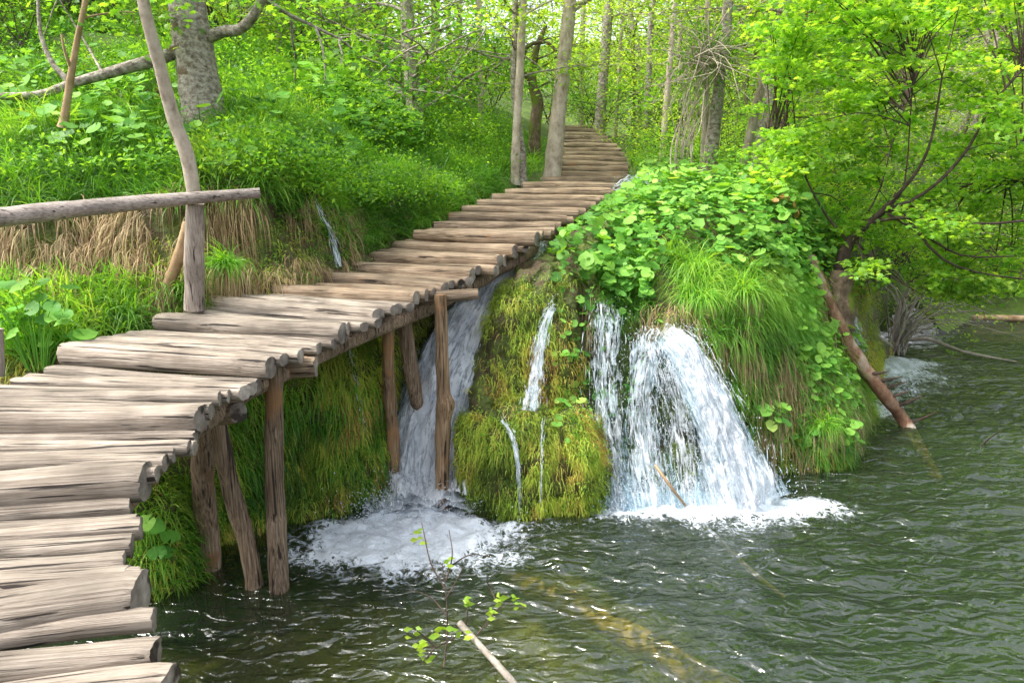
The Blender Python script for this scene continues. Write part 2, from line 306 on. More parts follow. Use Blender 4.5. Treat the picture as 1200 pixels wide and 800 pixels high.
def bedmat():  # light lost in deeper water is put into the bed colour, darker green
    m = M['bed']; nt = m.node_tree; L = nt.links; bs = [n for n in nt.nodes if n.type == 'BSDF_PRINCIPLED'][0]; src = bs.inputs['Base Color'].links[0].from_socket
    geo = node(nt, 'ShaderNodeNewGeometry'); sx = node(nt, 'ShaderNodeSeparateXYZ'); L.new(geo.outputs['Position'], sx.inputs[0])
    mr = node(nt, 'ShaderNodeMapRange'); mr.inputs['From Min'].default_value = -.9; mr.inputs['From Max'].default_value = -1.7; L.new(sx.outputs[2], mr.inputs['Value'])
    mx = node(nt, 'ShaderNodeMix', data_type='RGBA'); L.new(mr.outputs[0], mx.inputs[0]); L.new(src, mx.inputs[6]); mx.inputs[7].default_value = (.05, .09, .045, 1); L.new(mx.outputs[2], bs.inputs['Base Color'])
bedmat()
def watermat():
    m, nt = newmat('lake_water'); L = nt.links
    geo = node(nt, 'ShaderNodeNewGeometry')
    def nz(sc, det, dist=0, mapsc=(1, 1, 1), rot=0, rough=.55):
        mp = node(nt, 'ShaderNodeMapping'); mp.inputs['Scale'].default_value = mapsc; mp.inputs['Rotation'].default_value = (0, 0, rot)
        L.new(geo.outputs['Position'], mp.inputs['Vector'])
        n = node(nt, 'ShaderNodeTexNoise'); n.inputs['Scale'].default_value = sc; n.inputs['Detail'].default_value = det; n.inputs['Distortion'].default_value = dist; n.inputs['Roughness'].default_value = rough
        L.new(mp.outputs[0], n.inputs['Vector']); return n
    b1 = nz(4.8, 1.6, .8, (1, 1.9, 1), .25); b2 = nz(13, 2, .5, (1, 1.4, 1), -.2)
    ad = node(nt, 'ShaderNodeMath', operation='MULTIPLY_ADD'); L.new(b2.outputs['Fac'], ad.inputs[0]); ad.inputs[1].default_value = .14; L.new(b1.outputs['Fac'], ad.inputs[2])
    bp = node(nt, 'ShaderNodeBump'); bp.inputs['Strength'].default_value = 1.0; bp.inputs['Distance'].default_value = .075; L.new(ad.outputs[0], bp.inputs['Height'])
    fr = node(nt, 'ShaderNodeFresnel'); fr.inputs['IOR'].default_value = 1.95; L.new(bp.outputs[0], fr.inputs['Normal'])
    gl = node(nt, 'ShaderNodeBsdfGlossy'); gl.inputs['Roughness'].default_value = .10; L.new(bp.outputs[0], gl.inputs['Normal'])
    tr = node(nt, 'ShaderNodeBsdfTransparent'); tr.inputs['Color'].default_value = (.76, .82, .50, 1)
    df = node(nt, 'ShaderNodeBsdfDiffuse'); df.inputs['Color'].default_value = (.065, .105, .055, 1)
    m1 = node(nt, 'ShaderNodeMixShader'); m1.inputs[0].default_value = .2; L.new(tr.outputs[0], m1.inputs[1]); L.new(df.outputs[0], m1.inputs[2])
    m2 = node(nt, 'ShaderNodeMixShader'); L.new(fr.outputs[0], m2.inputs[0]); L.new(m1.outputs[0], m2.inputs[1]); L.new(gl.outputs[0], m2.inputs[2])
    # foam
    at = node(nt, 'ShaderNodeAttribute', attribute_name='foam')
    f1 = nz(9, 6, 1.2, rough=.7); 
    vo = node(nt, 'ShaderNodeTexVoronoi', feature='DISTANCE_TO_EDGE'); vo.inputs['Scale'].default_value = 14
    wv = node(nt, 'ShaderNodeVectorMath', operation='ADD'); L.new(geo.outputs['Position'], wv.inputs[0])
    sc = node(nt, 'ShaderNodeVectorMath', operation='SCALE'); sc.inputs['Scale'].default_value = .25; L.new(f1.outputs['Color'], sc.inputs[0]); L.new(sc.outputs[0], wv.inputs[1]); L.new(wv.outputs[0], vo.inputs['Vector'])
    s1 = node(nt, 'ShaderNodeMath', operation='MULTIPLY_ADD'); L.new(vo.outputs['Distance'], s1.inputs[0]); s1.inputs[1].default_value = -1.3
    f2 = nz(3.2, 4, .5); fa = node(nt, 'ShaderNodeMath', operation='MULTIPLY_ADD'); L.new(f1.outputs['Fac'], fa.inputs[0]); fa.inputs[1].default_value = 1.5; L.new(f2.outputs['Fac'], fa.inputs[2]); L.new(fa.outputs[0], s1.inputs[2])
    s2 = node(nt, 'ShaderNodeMath', operation='ADD'); L.new(s1.outputs[0], s2.inputs[0]); L.new(at.outputs['Fac'], s2.inputs[1])
    rp = ramp(nt, [(.90, (0, 0, 0)), (.99, (.75, .75, .75)), (1, (1, 1, 1))])
    rp = node(nt, 'ShaderNodeMapRange'); rp.inputs['From Min'].default_value = 1.62; rp.inputs['From Max'].default_value = 1.95; rp.clamp = True; L.new(s2.outputs[0], rp.inputs['Value'])
    fo = node(nt, 'ShaderNodeBsdfPrincipled'); fo.inputs['Base Color'].default_value = (.70, .76, .82, 1); fo.inputs['Roughness'].default_value = .4
    b3 = node(nt, 'ShaderNodeBump'); b3.inputs['Strength'].default_value = 1; b3.inputs['Distance'].default_value = .06; L.new(f1.outputs['Fac'], b3.inputs['Height']); L.new(b3.outputs[0], fo.inputs['Normal'])
    m3 = node(nt, 'ShaderNodeMixShader'); L.new(rp.outputs[0], m3.inputs[0]); L.new(m2.outputs[0], m3.inputs[1]); L.new(fo.outputs[0], m3.inputs[2])
    out = node(nt, 'ShaderNodeOutputMaterial'); L.new(m3.outputs[0], out.inputs[0])
    return m
M['water'] = watermat()
def fallmat(name, alpha):
    m, nt = newmat(name); L = nt.links
    bs = node(nt, 'ShaderNodeBsdfPrincipled'); bs.inputs['Base Color'].default_value = (.84, .88, .93, 1); bs.inputs['Roughness'].default_value = .3
    tl = node(nt, 'ShaderNodeBsdfTranslucent'); tl.inputs['Color'].default_value = (.95, .97, 1, 1)
    mx = node(nt, 'ShaderNodeMixShader'); mx.inputs[0].default_value = .22; L.new(bs.outputs[0], mx.inputs[1]); L.new(tl.outputs[0], mx.inputs[2])
    out = node(nt, 'ShaderNodeOutputMaterial')
    tp = node(nt, 'ShaderNodeBsdfTransparent'); tp.inputs['Color'].default_value = (.9, .95, .97, 1); m2 = node(nt, 'ShaderNodeMixShader')
    at = node(nt, 'ShaderNodeAttribute', attribute_name='rnd')
    if not alpha:
        mr = node(nt, 'ShaderNodeMapRange'); mr.inputs['To Min'].default_value = .35; mr.inputs['To Max'].default_value = 1; L.new(at.outputs['Fac'], mr.inputs['Value']); fac = mr.outputs[0]
    else:
        au = node(nt, 'ShaderNodeAttribute', attribute_name='fu'); av = node(nt, 'ShaderNodeAttribute', attribute_name='fv')
        cb = node(nt, 'ShaderNodeCombineXYZ'); L.new(au.outputs['Fac'], cb.inputs[0]); L.new(av.outputs['Fac'], cb.inputs[1])
        def nz(sx, sy, det, dist=.3):
            mp = node(nt, 'ShaderNodeMapping'); mp.inputs['Scale'].default_value = (sx, sy, 1); L.new(cb.outputs[0], mp.inputs['Vector'])
            n = node(nt, 'ShaderNodeTexNoise'); n.inputs['Scale'].default_value = 1; n.inputs['Detail'].default_value = det; n.inputs['Distortion'].default_value = dist; n.inputs['Roughness'].default_value = .62
            L.new(mp.outputs[0], n.inputs['Vector']); return n
        n1 = nz(46, 2.6, 6, .5); n2 = nz(13, 4.5, 5, 1.6)
        ad = node(nt, 'ShaderNodeMath', operation='MULTIPLY_ADD'); L.new(n2.outputs['Fac'], ad.inputs[0]); ad.inputs[1].default_value = .9; L.new(n1.outputs['Fac'], ad.inputs[2])
        a2 = node(nt, 'ShaderNodeMath', operation='ADD'); L.new(ad.outputs[0], a2.inputs[0]); L.new(at.outputs['Fac'], a2.inputs[1])
        mr = node(nt, 'ShaderNodeMapRange'); mr.inputs['From Min'].default_value = 1.10; mr.inputs['From Max'].default_value = 1.34; L.new(a2.outputs[0], mr.inputs['Value']); fac = mr.outputs[0]
        bp = node(nt, 'ShaderNodeBump'); bp.inputs['Strength'].default_value = 1; bp.inputs['Distance'].default_value = .036; L.new(ad.outputs[0], bp.inputs['Height']); L.new(bp.outputs[0], bs.inputs['Normal'])
    L.new(fac, m2.inputs[0]); L.new(tp.outputs[0], m2.inputs[1]); L.new(mx.outputs[0], m2.inputs[2]); L.new(m2.outputs[0], out.inputs[0])
    return m
M['fall'] = fallmat('white_drops', False); M['sheet'] = fallmat('white_water', True)


# ---------------------------------------------------------------- bank sheet (travertine cliff and mound), measured columns
COL = [
 [W(-150,800), P(-200,640,4.3), P(-200,520,4.8), P(-200,430,5.3), P(-200,330,5.8), P(-200,240,6.2), P(-200,190,7.0), P(-200,120,8.5)],
 [W(60,740), P(40,640,4.6), P(20,540,4.9), P(0,430,5.4), P(0,330,6.0), P(0,245,6.4), P(0,190,7.2), P(0,120,8.9)],
 [W(150,705), P(150,650,4.85), P(130,540,5.1), P(80,425,5.5), P(70,330,6.1), P(70,245,6.5), P(70,190,7.3), P(70,120,9)],
 [W(222,680), P(218,630,5.15), P(225,540,5.5), P(200,400,6.1), P(190,320,6.4), P(190,240,6.7), P(190,195,7.4), P(190,140,8.8)],
 [W(262,640), P(265,580,5.8), P(275,490,6.05), P(285,370,6.5), P(285,300,6.8), P(290,218,7.1), P(290,180,7.8), P(290,130,9.2)],
 [W(340,608), P(345,540,6.3), P(350,460,6.4), P(355,350,6.8), P(360,290,7.2), P(365,235,7.6), P(370,200,8.3), P(380,150,9.8)],
 [W(400,603), P(405,530,6.5), P(410,450,6.6), P(415,340,7.1), P(420,290,7.7), P(430,250,8.3), P(430,225,9.0), P(440,185,10.5)],
 [W(448,592), P(450,520,6.7), P(452,430,6.9), P(470,330,7.6), P(490,280,8.3), P(500,240,9.0), P(510,220,10), P(520,190,11.5)],
 [W(475,562), P(478,490,7.2), P(490,410,7.6), P(530,335,8.2), P(560,290,8.8), P(580,255,9.5), P(590,230,10.3), P(600,205,11.5)],
 [W(505,562), P(515,490,7.25), P(545,410,7.7), P(585,340,8.15), P(612,300,8.6), P(635,268,9.3), P(660,245,10.5), P(690,220,12)],
 [W(538,585), P(548,500,6.85), P(566,420,7.25), P(590,345,7.75), P(622,300,8.2), P(650,265,9.0), P(680,240,10.3), P(710,215,12)],
 [W(548,600), P(555,540,6.4), P(566,485,6.65), P(578,400,7.05), P(592,338,7.4), P(635,295,8.0), P(680,255,9.3), P(725,222,11.5)],
 [W(620,607), P(620,545,6.22), P(612,483,6.5), P(620,410,7.05), P(628,328,7.35), P(655,292,7.9), P(690,255,9.2), P(740,222,11.5)],
 [W(695,600), P(692,550,6.35), P(662,487,6.55), P(665,410,7.05), P(665,345,7.35), P(690,300,7.8), P(720,260,9), P(760,224,11.5)],
 [W(716,580), P(712,520,6.95), P(705,455,7.2), P(700,400,7.3), P(700,365,7.4), P(715,320,7.8), P(745,265,9), P(790,226,11.5)],
 [W(765,577), P(755,520,7.1), P(745,460,7.15), P(742,420,7.2), P(745,385,7.3), P(760,330,7.7), P(790,270,8.8), P(830,230,11.2)],
 [W(815,570), P(812,520,7.2), P(800,465,7.15), P(790,425,7.05), P(790,385,7.2), P(805,335,7.6), P(830,275,8.7), P(870,232,10.8)],
 [W(868,553), P(862,505,7.25), P(850,450,7.3), P(842,405,7.3), P(838,370,7.5), P(850,325,7.9), P(880,275,8.8), P(915,240,10.5)],
 [W(940,553), P(938,500,7.35), P(920,450,7.45), P(897,395,7.55), P(888,355,7.75), P(900,318,8.2), P(918,280,9), P(945,250,10.3)],
 [W(1008,545), P(1004,505,7.65), P(988,462,7.8), P(962,412,8.0), P(945,370,8.2), P(940,325,8.6), P(950,290,9.2), P(965,262,10.2)],
 [W(1028,515), P(1020,490,8.4), P(1005,450,8.6), P(978,400,8.8), P(962,360,8.9), P(958,320,9.2), P(968,290,9.7), P(985,265,10.5)],
 [W(1012,460), P(1006,440,9.8), P(998,415,9.9), P(988,380,10), P(983,345,10.1), P(983,315,10.3), P(988,290,10.7), P(1000,268,11.2)],
 [W(1035,415), P(1033,400,12.4), P(1028,385,12.5), P(1025,365,12.6), P(1022,345,12.8), P(1020,325,13), P(1025,305,13.5), P(1035,280,14.5)],
]
LED = {11: P(572,476,6.95), 12: P(614,474,6.92), 13: P(664,476,6.98)}
COL = [c[:3] + [LED.get(i, (c[2]*.75 + c[3]*.25))] + c[3:] for i, c in enumerate(COL)]
COL = np.array([[c[0] + np.array([0, -.25, -.9])] + c for c in COL])   # 10 rows
for i_, dx_ in ((18, -.08), (19, -.22), (20, -.24)): COL[i_, :, 0] += dx_
NU, NV = 560, 200
def grid_smooth(G, nu, nv):
    A = np.stack([resample(G[:, j], nu) for j in range(G.shape[1])], 1)
    return np.stack([resample(A[i], nv) for i in range(nu)], 0)
S = grid_smooth(COL, NU, NV)
def gnormal(S):
    du = np.gradient(S, axis=0); dv = np.gradient(S, axis=1); n = nrm(np.cross(du, dv)); return n
SN = gnormal(S)
if SN[NU//2, NV//3, 1] > 0: SN = -SN
SN0 = SN.copy()
_st = np.abs(fbm(S*[.8, .8, 2.2], 1.5, 2))
S = S + SN * (.10 * fbm(S, 1.4, 4) + .05 * fbm(S * [1.6, 1.6, .5], 5, 3) + .10*(_st - .3))[..., None]
WALK = np.array([P(510,286,7.9), P(558,270,8.5), P(580,259,8.9), P(595,250,9.3), P(610,242,9.7), P(626,235,10.1), P(640,228,10.6), P(653,220,11.1), P(668,213,11.7), P(683,206,12.3), P(692,200,12.95), P(694,188,14.3), P(692,177,15.9), P(688,167,17.8), P(683,158,20), P(680,150,22.8), P(680,147,24.5)])
def under_walk(x, y, z):
    """keep the ground a hand below the logs along the walk"""
    cx = np.interp(y, WALK[:, 1], WALK[:, 0]); cz = np.interp(y, WALK[:, 1], WALK[:, 2]) - .30
    on = (y > 7.9) & (y < 24.5); d = np.abs(x - cx); k = np.clip((1.15 - d)/.3, 0, 1)
    return np.where(on & (z > cz), z*(1-k) + cz*k, z)
S[..., 2] = under_walk(S[..., 0], S[..., 1], S[..., 2])
SN = gnormal(S); SN = -SN if SN[NU//2, NV//3, 1] > 0 else SN
def gridfaces(nu, nv):
    i, j = np.meshgrid(np.arange(nu-1), np.arange(nv-1), indexing='ij')
    return np.stack([i*nv+j, (i+1)*nv+j, (i+1)*nv+j+1, i*nv+j+1], -1).reshape(-1, 4)
mb = MB(); mb.add(S, [gridfaces(NU, NV)]); o = mb.build('travertine_bank', M['rock'])
tag(o, 'mossy travertine bank and cliff that the waterfalls run down', 'bank', kind='structure')

# area-weighted sampler on the sheet
_a = np.linalg.norm(np.cross(S[1:, :-1]-S[:-1, :-1], S[:-1, 1:]-S[:-1, :-1]), axis=-1)
_cum = np.cumsum(_a.ravel()); _cum /= _cum[-1]
def sample(n, poly=None, vmin=0.0, vmax=1.0, zmin=-.05):
    k = int(n)
    out_p, out_n, got = [], [], 0
    for _ in range(40):
        idx = np.searchsorted(_cum, R.random(max(4000, k*2))); i, j = idx // (NV-1), idx % (NV-1)
        a, b = R.random(len(i))[:, None], R.random(len(i))[:, None]
        p = S[i, j] * (1-a)*(1-b) + S[i+1, j]*a*(1-b) + S[i, j+1]*(1-a)*b + S[i+1, j+1]*a*b
        ok = (j/(NV-1.) >= vmin) & (j/(NV-1.) <= vmax) & (p[:, 2] > zmin)
        if poly is not None:
            x, y = proj(p); ok &= inpoly(x, y, poly)
        out_p.append(p[ok]); out_n.append(SN[i, j][ok]); got += ok.sum()
        if got >= k: break
    return np.concatenate(out_p)[:k], np.concatenate(out_n)[:k]

# ---------------------------------------------------------------- forest floor height field
ctrl = [c for col in COL for c in (col[8] + [0, 0, -.08], col[9] + [0, 0, -.02])]
ctrl = [c for c in ctrl if True]
deckpts = [P(660,228,10.6), P(690,205,12.3), P(695,190,13.9), P(694,176,15.8), P(688,164,18.2), P(682,154,21.3), P(680,147,24)]
ctrl += [p + np.array([dx, 0, -.30 - .05*abs(dx)]) for p in deckpts for dx in (-.6, .6)]
ctrl += [P(100, 40, 12), P(-100, 20, 12), P(250, 60, 12.5), P(380, 110, 13), P(470, 150, 14), P(560, 190, 13.5), P(600, 160, 19), P(500, 110, 20), P(300, 30, 20), P(0, -60, 20),
         P(780, 195, 16), P(860, 215, 14), P(800, 165, 24), P(940, 235, 14.5)]
ctrl += [np.array(c, float) for c in [(7.0, 13.6, .12), (9, 15, .1), (10.6, 16.6, .12), (13, 17.2, .15), (18, 17.8, .15), (26, 18, .2), (40, 20, .4), (8.6, 16.5, .8), (12, 20, 1.0), (18, 22, 1.2), (28, 26, 2), (6.2, 16, 2.0),
    (6, 21, 3.2), (14, 30, 4), (0, 34, 5.5), (10, 40, 7), (-10, 34, 14), (26, 44, 10), (-25, 20, 14), (-14, 8, 6), (-25, 5, 9), (0, 60, 9), (40, 60, 20), (-40, 60, 24), (60, 30, 8), (25, 65, 20), (-8, 6, 3.6)]]
ctrl = np.array(ctrl)
def kern(r): return r
_D = np.linalg.norm(ctrl[:, None, :2] - ctrl[None, :, :2], axis=-1)
_A = np.block([[kern(_D) - 0.02*np.eye(len(ctrl)), np.ones((len(ctrl), 1))], [np.ones((1, len(ctrl))), np.zeros((1, 1))]])
_w = np.linalg.lstsq(_A, np.concatenate([ctrl[:, 2], [0]]), rcond=None)[0]
def hz(x, y):
    x = np.asarray(x, float); y = np.asarray(y, float); sh = x.shape
    q = np.stack([x.ravel(), y.ravel()], -1); out = np.zeros(len(q))
    for k in range(0, len(q), 20000):
        d = np.linalg.norm(q[k:k+20000, None] - ctrl[None, :, :2], axis=-1); out[k:k+20000] = kern(d) @ _w[:-1] + _w[-1]
    p3 = np.stack([q[:, 0], q[:, 1], np.zeros(len(q))], -1)
    return under_walk(q[:, 0], q[:, 1], out + .05*fbm(p3, 1.2, 3)).reshape(sh)
_bx = COL[:, 8, 0]; _by = COL[:, 8, 1]; _o = np.argsort(_bx)
def bound(x):
    b = np.interp(x, _bx[_o], _by[_o] - .05)
    b = np.where(x > 6.4, np.interp(x, [6.4, 7.0, 9, 10.6, 13, 18, 26, 40, 80], [13.4, 13.5, 14.9, 16.5, 17.1, 17.7, 17.9, 19.9, 24]), b)
    return np.where(x < -9, 4.0, b)
def ax(segs): return np.concatenate([np.arange(a, b, s) for a, b, s in segs])
gx = ax([(-60, -12, 1.5), (-12, 14, .14), (14, 80.1, 1.5)]); gy = ax([(4, 24, .14), (24, 90, 1.5)])
X, Y = np.meshgrid(gx, gy, indexing='ij'); Z = hz(X, Y)
Fg = gridfaces(len(gx), len(gy)); cx = X.ravel()[Fg].mean(1); cy = Y.ravel()[Fg].mean(1)
Fg = Fg[cy > bound(cx)]
mb = MB(); mb.add(np.stack([X, Y, Z], -1), [Fg]); o = mb.build('forest_floor', M['soil'])
tag(o, 'sloping green forest floor behind the falls', 'ground', kind='structure')

# lake bed and water
gx = ax([(-40, -6, 2), (-6, 9, .12), (9, 80.1, 2)]); gy = ax([(-20, 1, 2), (1, 12, .12), (12, 30, 1)])
X, Y = np.meshgrid(gx, gy, indexing='ij'); p3 = np.stack([X, Y, 0*X], -1)
Z = -.55 + .20*fbm(p3, .9, 4) + .05*fbm(p3, 5, 2)
shallow = np.exp(-((X+2.2)**2 + (Y-4.4)**2)/1.6)*.35; Z = Z + shallow - 1.6*np.clip((X - .6)/2.2, 0, 1)**1.2 - .5*np.clip((Y-6)/4, 0, 1)*(X > .6)
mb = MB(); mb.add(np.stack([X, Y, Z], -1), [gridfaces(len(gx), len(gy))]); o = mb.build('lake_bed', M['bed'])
tag(o, 'olive brown lake bed seen through the shallow water', 'lake bed', kind='structure')

gx = ax([(-40, -4, 1), (-4, 7.5, .028), (7.5, 80.1, 1)]); gy = ax([(-20, 2, 1), (2, 12, .028), (12, 17, .1), (17, 30, 1)])
X, Y = np.meshgrid(gx, gy, indexing='ij'); foam = 0*X
FO = [(500, 612, .42, .35, .9), (470, 625, .60, .40, .62), (440, 640, .75, .42, .45), (520, 640, .60, .45, .42), (400, 622, .40, .22, .45), (600, 616, .50, .16, .42), (500, 670, .95, .40, .26), (360, 655, .45, .3, .25), (640, 640, .6, .35, .18),
      (755, 592, .42, .26, .8), (820, 588, .50, .28, .85), (880, 590, .55, .22, .75), (925, 594, .40, .18, .42), (715, 595, .25, .2, .5), (850, 612, .9, .26, .34), (950, 598, .6, .25, .38), (800, 606, .7, .22, .26), (900, 640, 1.4, .5, .10), (1022, 480, .40, .6, .8), (1030, 430, .6, 1.0, .9), (1060, 426, 1.0, .4, .6), (1045, 460, .6, .6, .5), (1100, 445, 1.3, .6, .3)]
for (px, py, sx, sy, a) in FO:
    c = W(px, py); foam += a*np.exp(-((X-c[0])/sx)**2 - ((Y-c[1])/sy)**2)
foam = np.minimum(foam*1.22, 1.15); p3 = np.stack([X, Y, 0*X], -1)
near = np.exp(-np.maximum(Y-13, 0)*.5)
calm = .35 + .65*np.clip(.5 + (X-.2)*.5, 0, 1)
Z = (.030*fbm(p3*[1, 2.2, 1], 2.2, 2)*calm + .008*fbm(p3*[1, 1.5, 1]+9, 6, 2))*near + np.minimum(foam, 1)*(.06*np.abs(fbm(p3, 3.5, 3)) + .014*fbm(p3, 14, 2)) 
mb = MB(); mb.add(np.stack([X, Y, Z], -1), [gridfaces(len(gx), len(gy))]); o = mb.build('water', M['water'], extra={'foam': foam})
tag(o, 'rippling green lake water with white foam below the falls', 'water', kind='structure')

# ---------------------------------------------------------------- vegetation on the bank (nobody could count it)
def patch(v): return np.clip(.5 + .5*fbm(v, 1.4, 3) + R.normal(size=len(v))*.18, 0, 1)
# short moss / fine hanging strands over all faces
mb = MB()
p, n = sample(52000, vmin=.08, vmax=.72, zmin=-.02)
x, y = proj(p)
infall = inpoly(x, y, [(560,320),(640,270),(600,345),(575,420),(560,500),(545,590),(455,590),(462,500),(500,400)]) | inpoly(x, y, [(685,375),(735,372),(800,395),(855,500),(880,575),(715,585),(695,480)])
keep = (~infall | (R.random(len(p)) < .12)) & (fbm(p*[1, 1, .6], 3.2, 3) > -.22); p, n = p[keep], n[keep]
L = R.uniform(.04, .16, len(p)) * (1 + .6*fbm(p, 3, 2)); rp = np.clip(patch(p)*.95, 0, 1)
blades(mb, p + n*R.uniform(0, .05, (len(p), 1)), n*.8 + [0, 0, .1] + R.normal(size=p.shape)*.35, L, R.uniform(.004, .010, len(p)), 2.6, 4, rp)
mb.build('moss', M['moss']).update_tag(); tag(bpy.context.scene.objects['moss'], 'green and olive moss hanging down the wet cliff faces', 'moss', kind='stuff')
# mossy hanging strands, dense, on bump, buttress and left cliff
mb = MB()
for poly, n_, l0, l1 in [([(540,480),(700,485),(712,600),(545,612)], 19000, .04, .16), ([(575,330),(650,325),(690,400),(680,480),(560,480)], 11000, .03, .14),
                          ([(265,400),(455,365),(460,600),(250,640)], 21000, .05, .22), ([(850,410),(1030,400),(1030,555),(850,560)], 9000, .05, .22)]:
    p, n = sample(int(n_*1.25), poly, .05, .75); kk = fbm(p*[1, 1, .5] + 31, 3.4, 3) > -.24; p, n = p[kk], n[kk]; gx_, gy_ = proj(p); gap = inpoly(gx_, gy_, [(545,395),(577,395),(583,474),(668,474),(668,490),(545,490)]) & (R.random(len(p)) < .93); p, n = p[~gap], n[~gap]; gx_, gy_ = proj(p); brown = inpoly(gx_, gy_, [(648,372),(700,372),(706,560),(668,478)]); kb = ~brown | (R.random(len(p)) < .55); p, n, brown = p[kb], n[kb], brown[kb]; st = fbm(p*[1, 1, .15], 7, 2)
    rp = np.clip(.52 + .42*st + .35*fbm(p, 2.2, 2) + R.normal(size=len(p))*.14, 0, 1); rp = np.where(brown, .7 + .3*R.random(len(p)), rp)
    blades(mb, p + n*R.uniform(.0, .09, (len(p), 1)), n*.9 + R.normal(size=p.shape)*.4, R.uniform(l0, l1, len(p))*(.75 + .5*fbm(p, 4, 2)), R.uniform(.004, .010, len(p)), 3.6, 5, rp, curl=.16)
tag(mb.build('hanging_moss', M['moss']), 'long strands of bright moss hanging beside the falls', 'moss', kind='stuff')
# dry straw hanging
mb = MB()
for poly, n_, l0, l1 in [([(-60,235),(320,215),(330,330),(200,380),(-60,330)], 6500, .25, .6), ([(300,215),(420,250),(400,325),(300,330)], 2600, .15, .4), ([(795,365),(900,360),(930,450),(850,440)], 2200, .2, .45),
                          ([(870,400),(1000,440),(1020,545),(870,550)], 3000, .2, .45), ([(860,430),(930,430),(930,550),(860,550)], 900, .2, .4), ([(930,320),(975,320),(1000,380),(960,400)], 900, .3, .6), ([(690,350),(800,360),(800,400),(690,400)], 700, .1, .3)]:
    p, n = sample(n_, poly, .05, .80)
    tuf = fbm(p*[1, 1, .5], 2.6, 3); k = tuf > -.08; p, n = p[k], n[k]
    blades(mb, p + n*R.uniform(.02, .12, (len(p), 1)), n*1.0 + [0, 0, .3] + R.normal(size=p.shape)*.25, R.uniform(l0, l1, len(p)), R.uniform(.004, .009, len(p)), 5.0, 5, np.clip(R.normal(.45, .25, len(p)), 0, 1))
tag(mb.build('dry_grass', M['dry']), 'straw coloured dead grass hanging from the lip of the bank', 'dry grass', kind='stuff')
# green grass on the bank
mb = MB()
for poly, n_, l0, l1, g in [([(-60,330),(240,330),(240,395),(-60,430)], 3500, .15, .4, 1.6), ([(-80,120),(320,110),(330,240),(-80,260)], 11000, .2, .5, 1.9), ([(300,150),(560,190),(600,215),(430,300),(330,260)], 12000, .12, .35, 1.7),
                             ([(700,300),(760,300),(770,370),(700,390)], 1500, .2, .4, 2.2), ([(780,290),(940,330),(930,400),(820,400)], 6500, .25, .5, 2.4), ([(840,330),(960,330),(1020,470),(930,470)], 3000, .2, .4, 2.3), ([(830,410),(900,400),(900,470),(840,470)], 1600, .15, .35, 2.6),
                             ([(925,440),(1030,480),(1030,545),(930,540)], 3600, .12, .3, 2.5), ([(850,400),(1000,420),(1010,540),(860,550)], 2600, .15, .4, 2.8), ([(150,560),(230,560),(235,690),(150,700)], 2500, .1, .25, 2.0), ([(260,450),(450,440),(450,590),(260,620)], 2500, .15, .35, 3)]:
    p, n = sample(n_, poly, .05, 1.0)
    blades(mb, p, n*.7 + [0, 0, .8] + R.normal(size=p.shape)*.35, R.uniform(l0, l1, len(p)), R.uniform(.007, .017, len(p)), g, 5, np.clip(patch(p)*.9, 0, .95))
tag(mb.build('grass', M['grass']), 'long bright green grass drooping over the bank', 'grass', kind='stuff')
mb = MB(); c, n = sample(420, [(-60,110),(330,110),(600,190),(600,225),(440,290),(330,225),(-60,250)], .6, 1)
m_ = 46; ct = np.repeat(R.random(len(c)), m_); cl = np.repeat(R.uniform(.18, .5, len(c)), m_); p = np.repeat(c, m_, 0) + R.normal(size=(len(c)*m_, 3))*[.04, .04, .01]
blades(mb, p, R.normal(size=p.shape)*[.6, .6, .15] + [0, -.25, .95], cl*R.uniform(.6, 1, len(p)), R.uniform(.009, .018, len(p)), R.uniform(1.8, 3.4, len(p)), 6, np.clip(ct*.8 + R.normal(size=len(p))*.12, 0, .95))
tag(mb.build('tufted_grass', M['grass']), 'tufted bright grass along the top of the bank', 'grass', kind='stuff')
# grass on the hillside
mb = MB()
N = 60000; x = R.uniform(-11, 5.5, N); y = 7 + 14*R.random(N)**1.5; ok = y > bound(x); x, y = x[ok], y[ok]
z = hz(x, y); p = np.stack([x, y, z], -1); px, py = proj(p)
dk = (np.abs(px - np.interp(py, [147, 160, 185, 210, 230, 300], [680, 688, 695, 680, 640, 560])) < np.interp(py, [147, 160, 185, 210, 230, 300], [30, 36, 44, 60, 70, 90]))
ok = (px > -80) & (px < 1260) & ~dk & (fbm(p, .8, 2) > -.55); p = p[ok]
ln = R.uniform(.15, .45, len(p)) * (1 + .4*fbm(p, 1.2, 2))
blades(mb, p, np.array([.15, -.35, 1.0]) + R.normal(size=p.shape)*.35, ln, R.uniform(.007, .014, len(p)) * (1 + p[:, 1]*.03), 1.7, 4, np.clip(patch(p)*.9, 0, .95))
nc = 900; x = R.uniform(-10, 2, nc); y = 7 + 10*R.random(nc)**1.4; ok = y > bound(x); x, y = x[ok], y[ok]; c = np.stack([x, y, hz(x, y)], -1); px, py = proj(c)
dk = np.abs(px - np.interp(py, [147, 160, 185, 210, 230, 300], [680, 688, 695, 680, 640, 560])) < np.interp(py, [147, 160, 185, 210, 230, 300], [40, 46, 54, 75, 90, 110]); c = c[(px > -80) & (px < 700) & ~dk]
m_ = 46; ct = np.repeat(R.random(len(c)), m_); cl = np.repeat(R.uniform(.25, .65, len(c)), m_); p = np.repeat(c, m_, 0) + R.normal(size=(len(c)*m_, 3))*[.05, .05, .01]
blades(mb, p, R.normal(size=p.shape)*[.55, .55, .1] + [0, -.2, 1.0], cl*R.uniform(.6, 1, len(p)), R.uniform(.011, .022, len(p)), R.uniform(1.6, 3.2, len(p)), 6, np.clip(ct*.75 + R.normal(size=len(p))*.12, 0, .92))
tag(mb.build('hillside_grass', M['grass']), 'lush green grass covering the hillside left of the boardwalk', 'grass', kind='stuff')

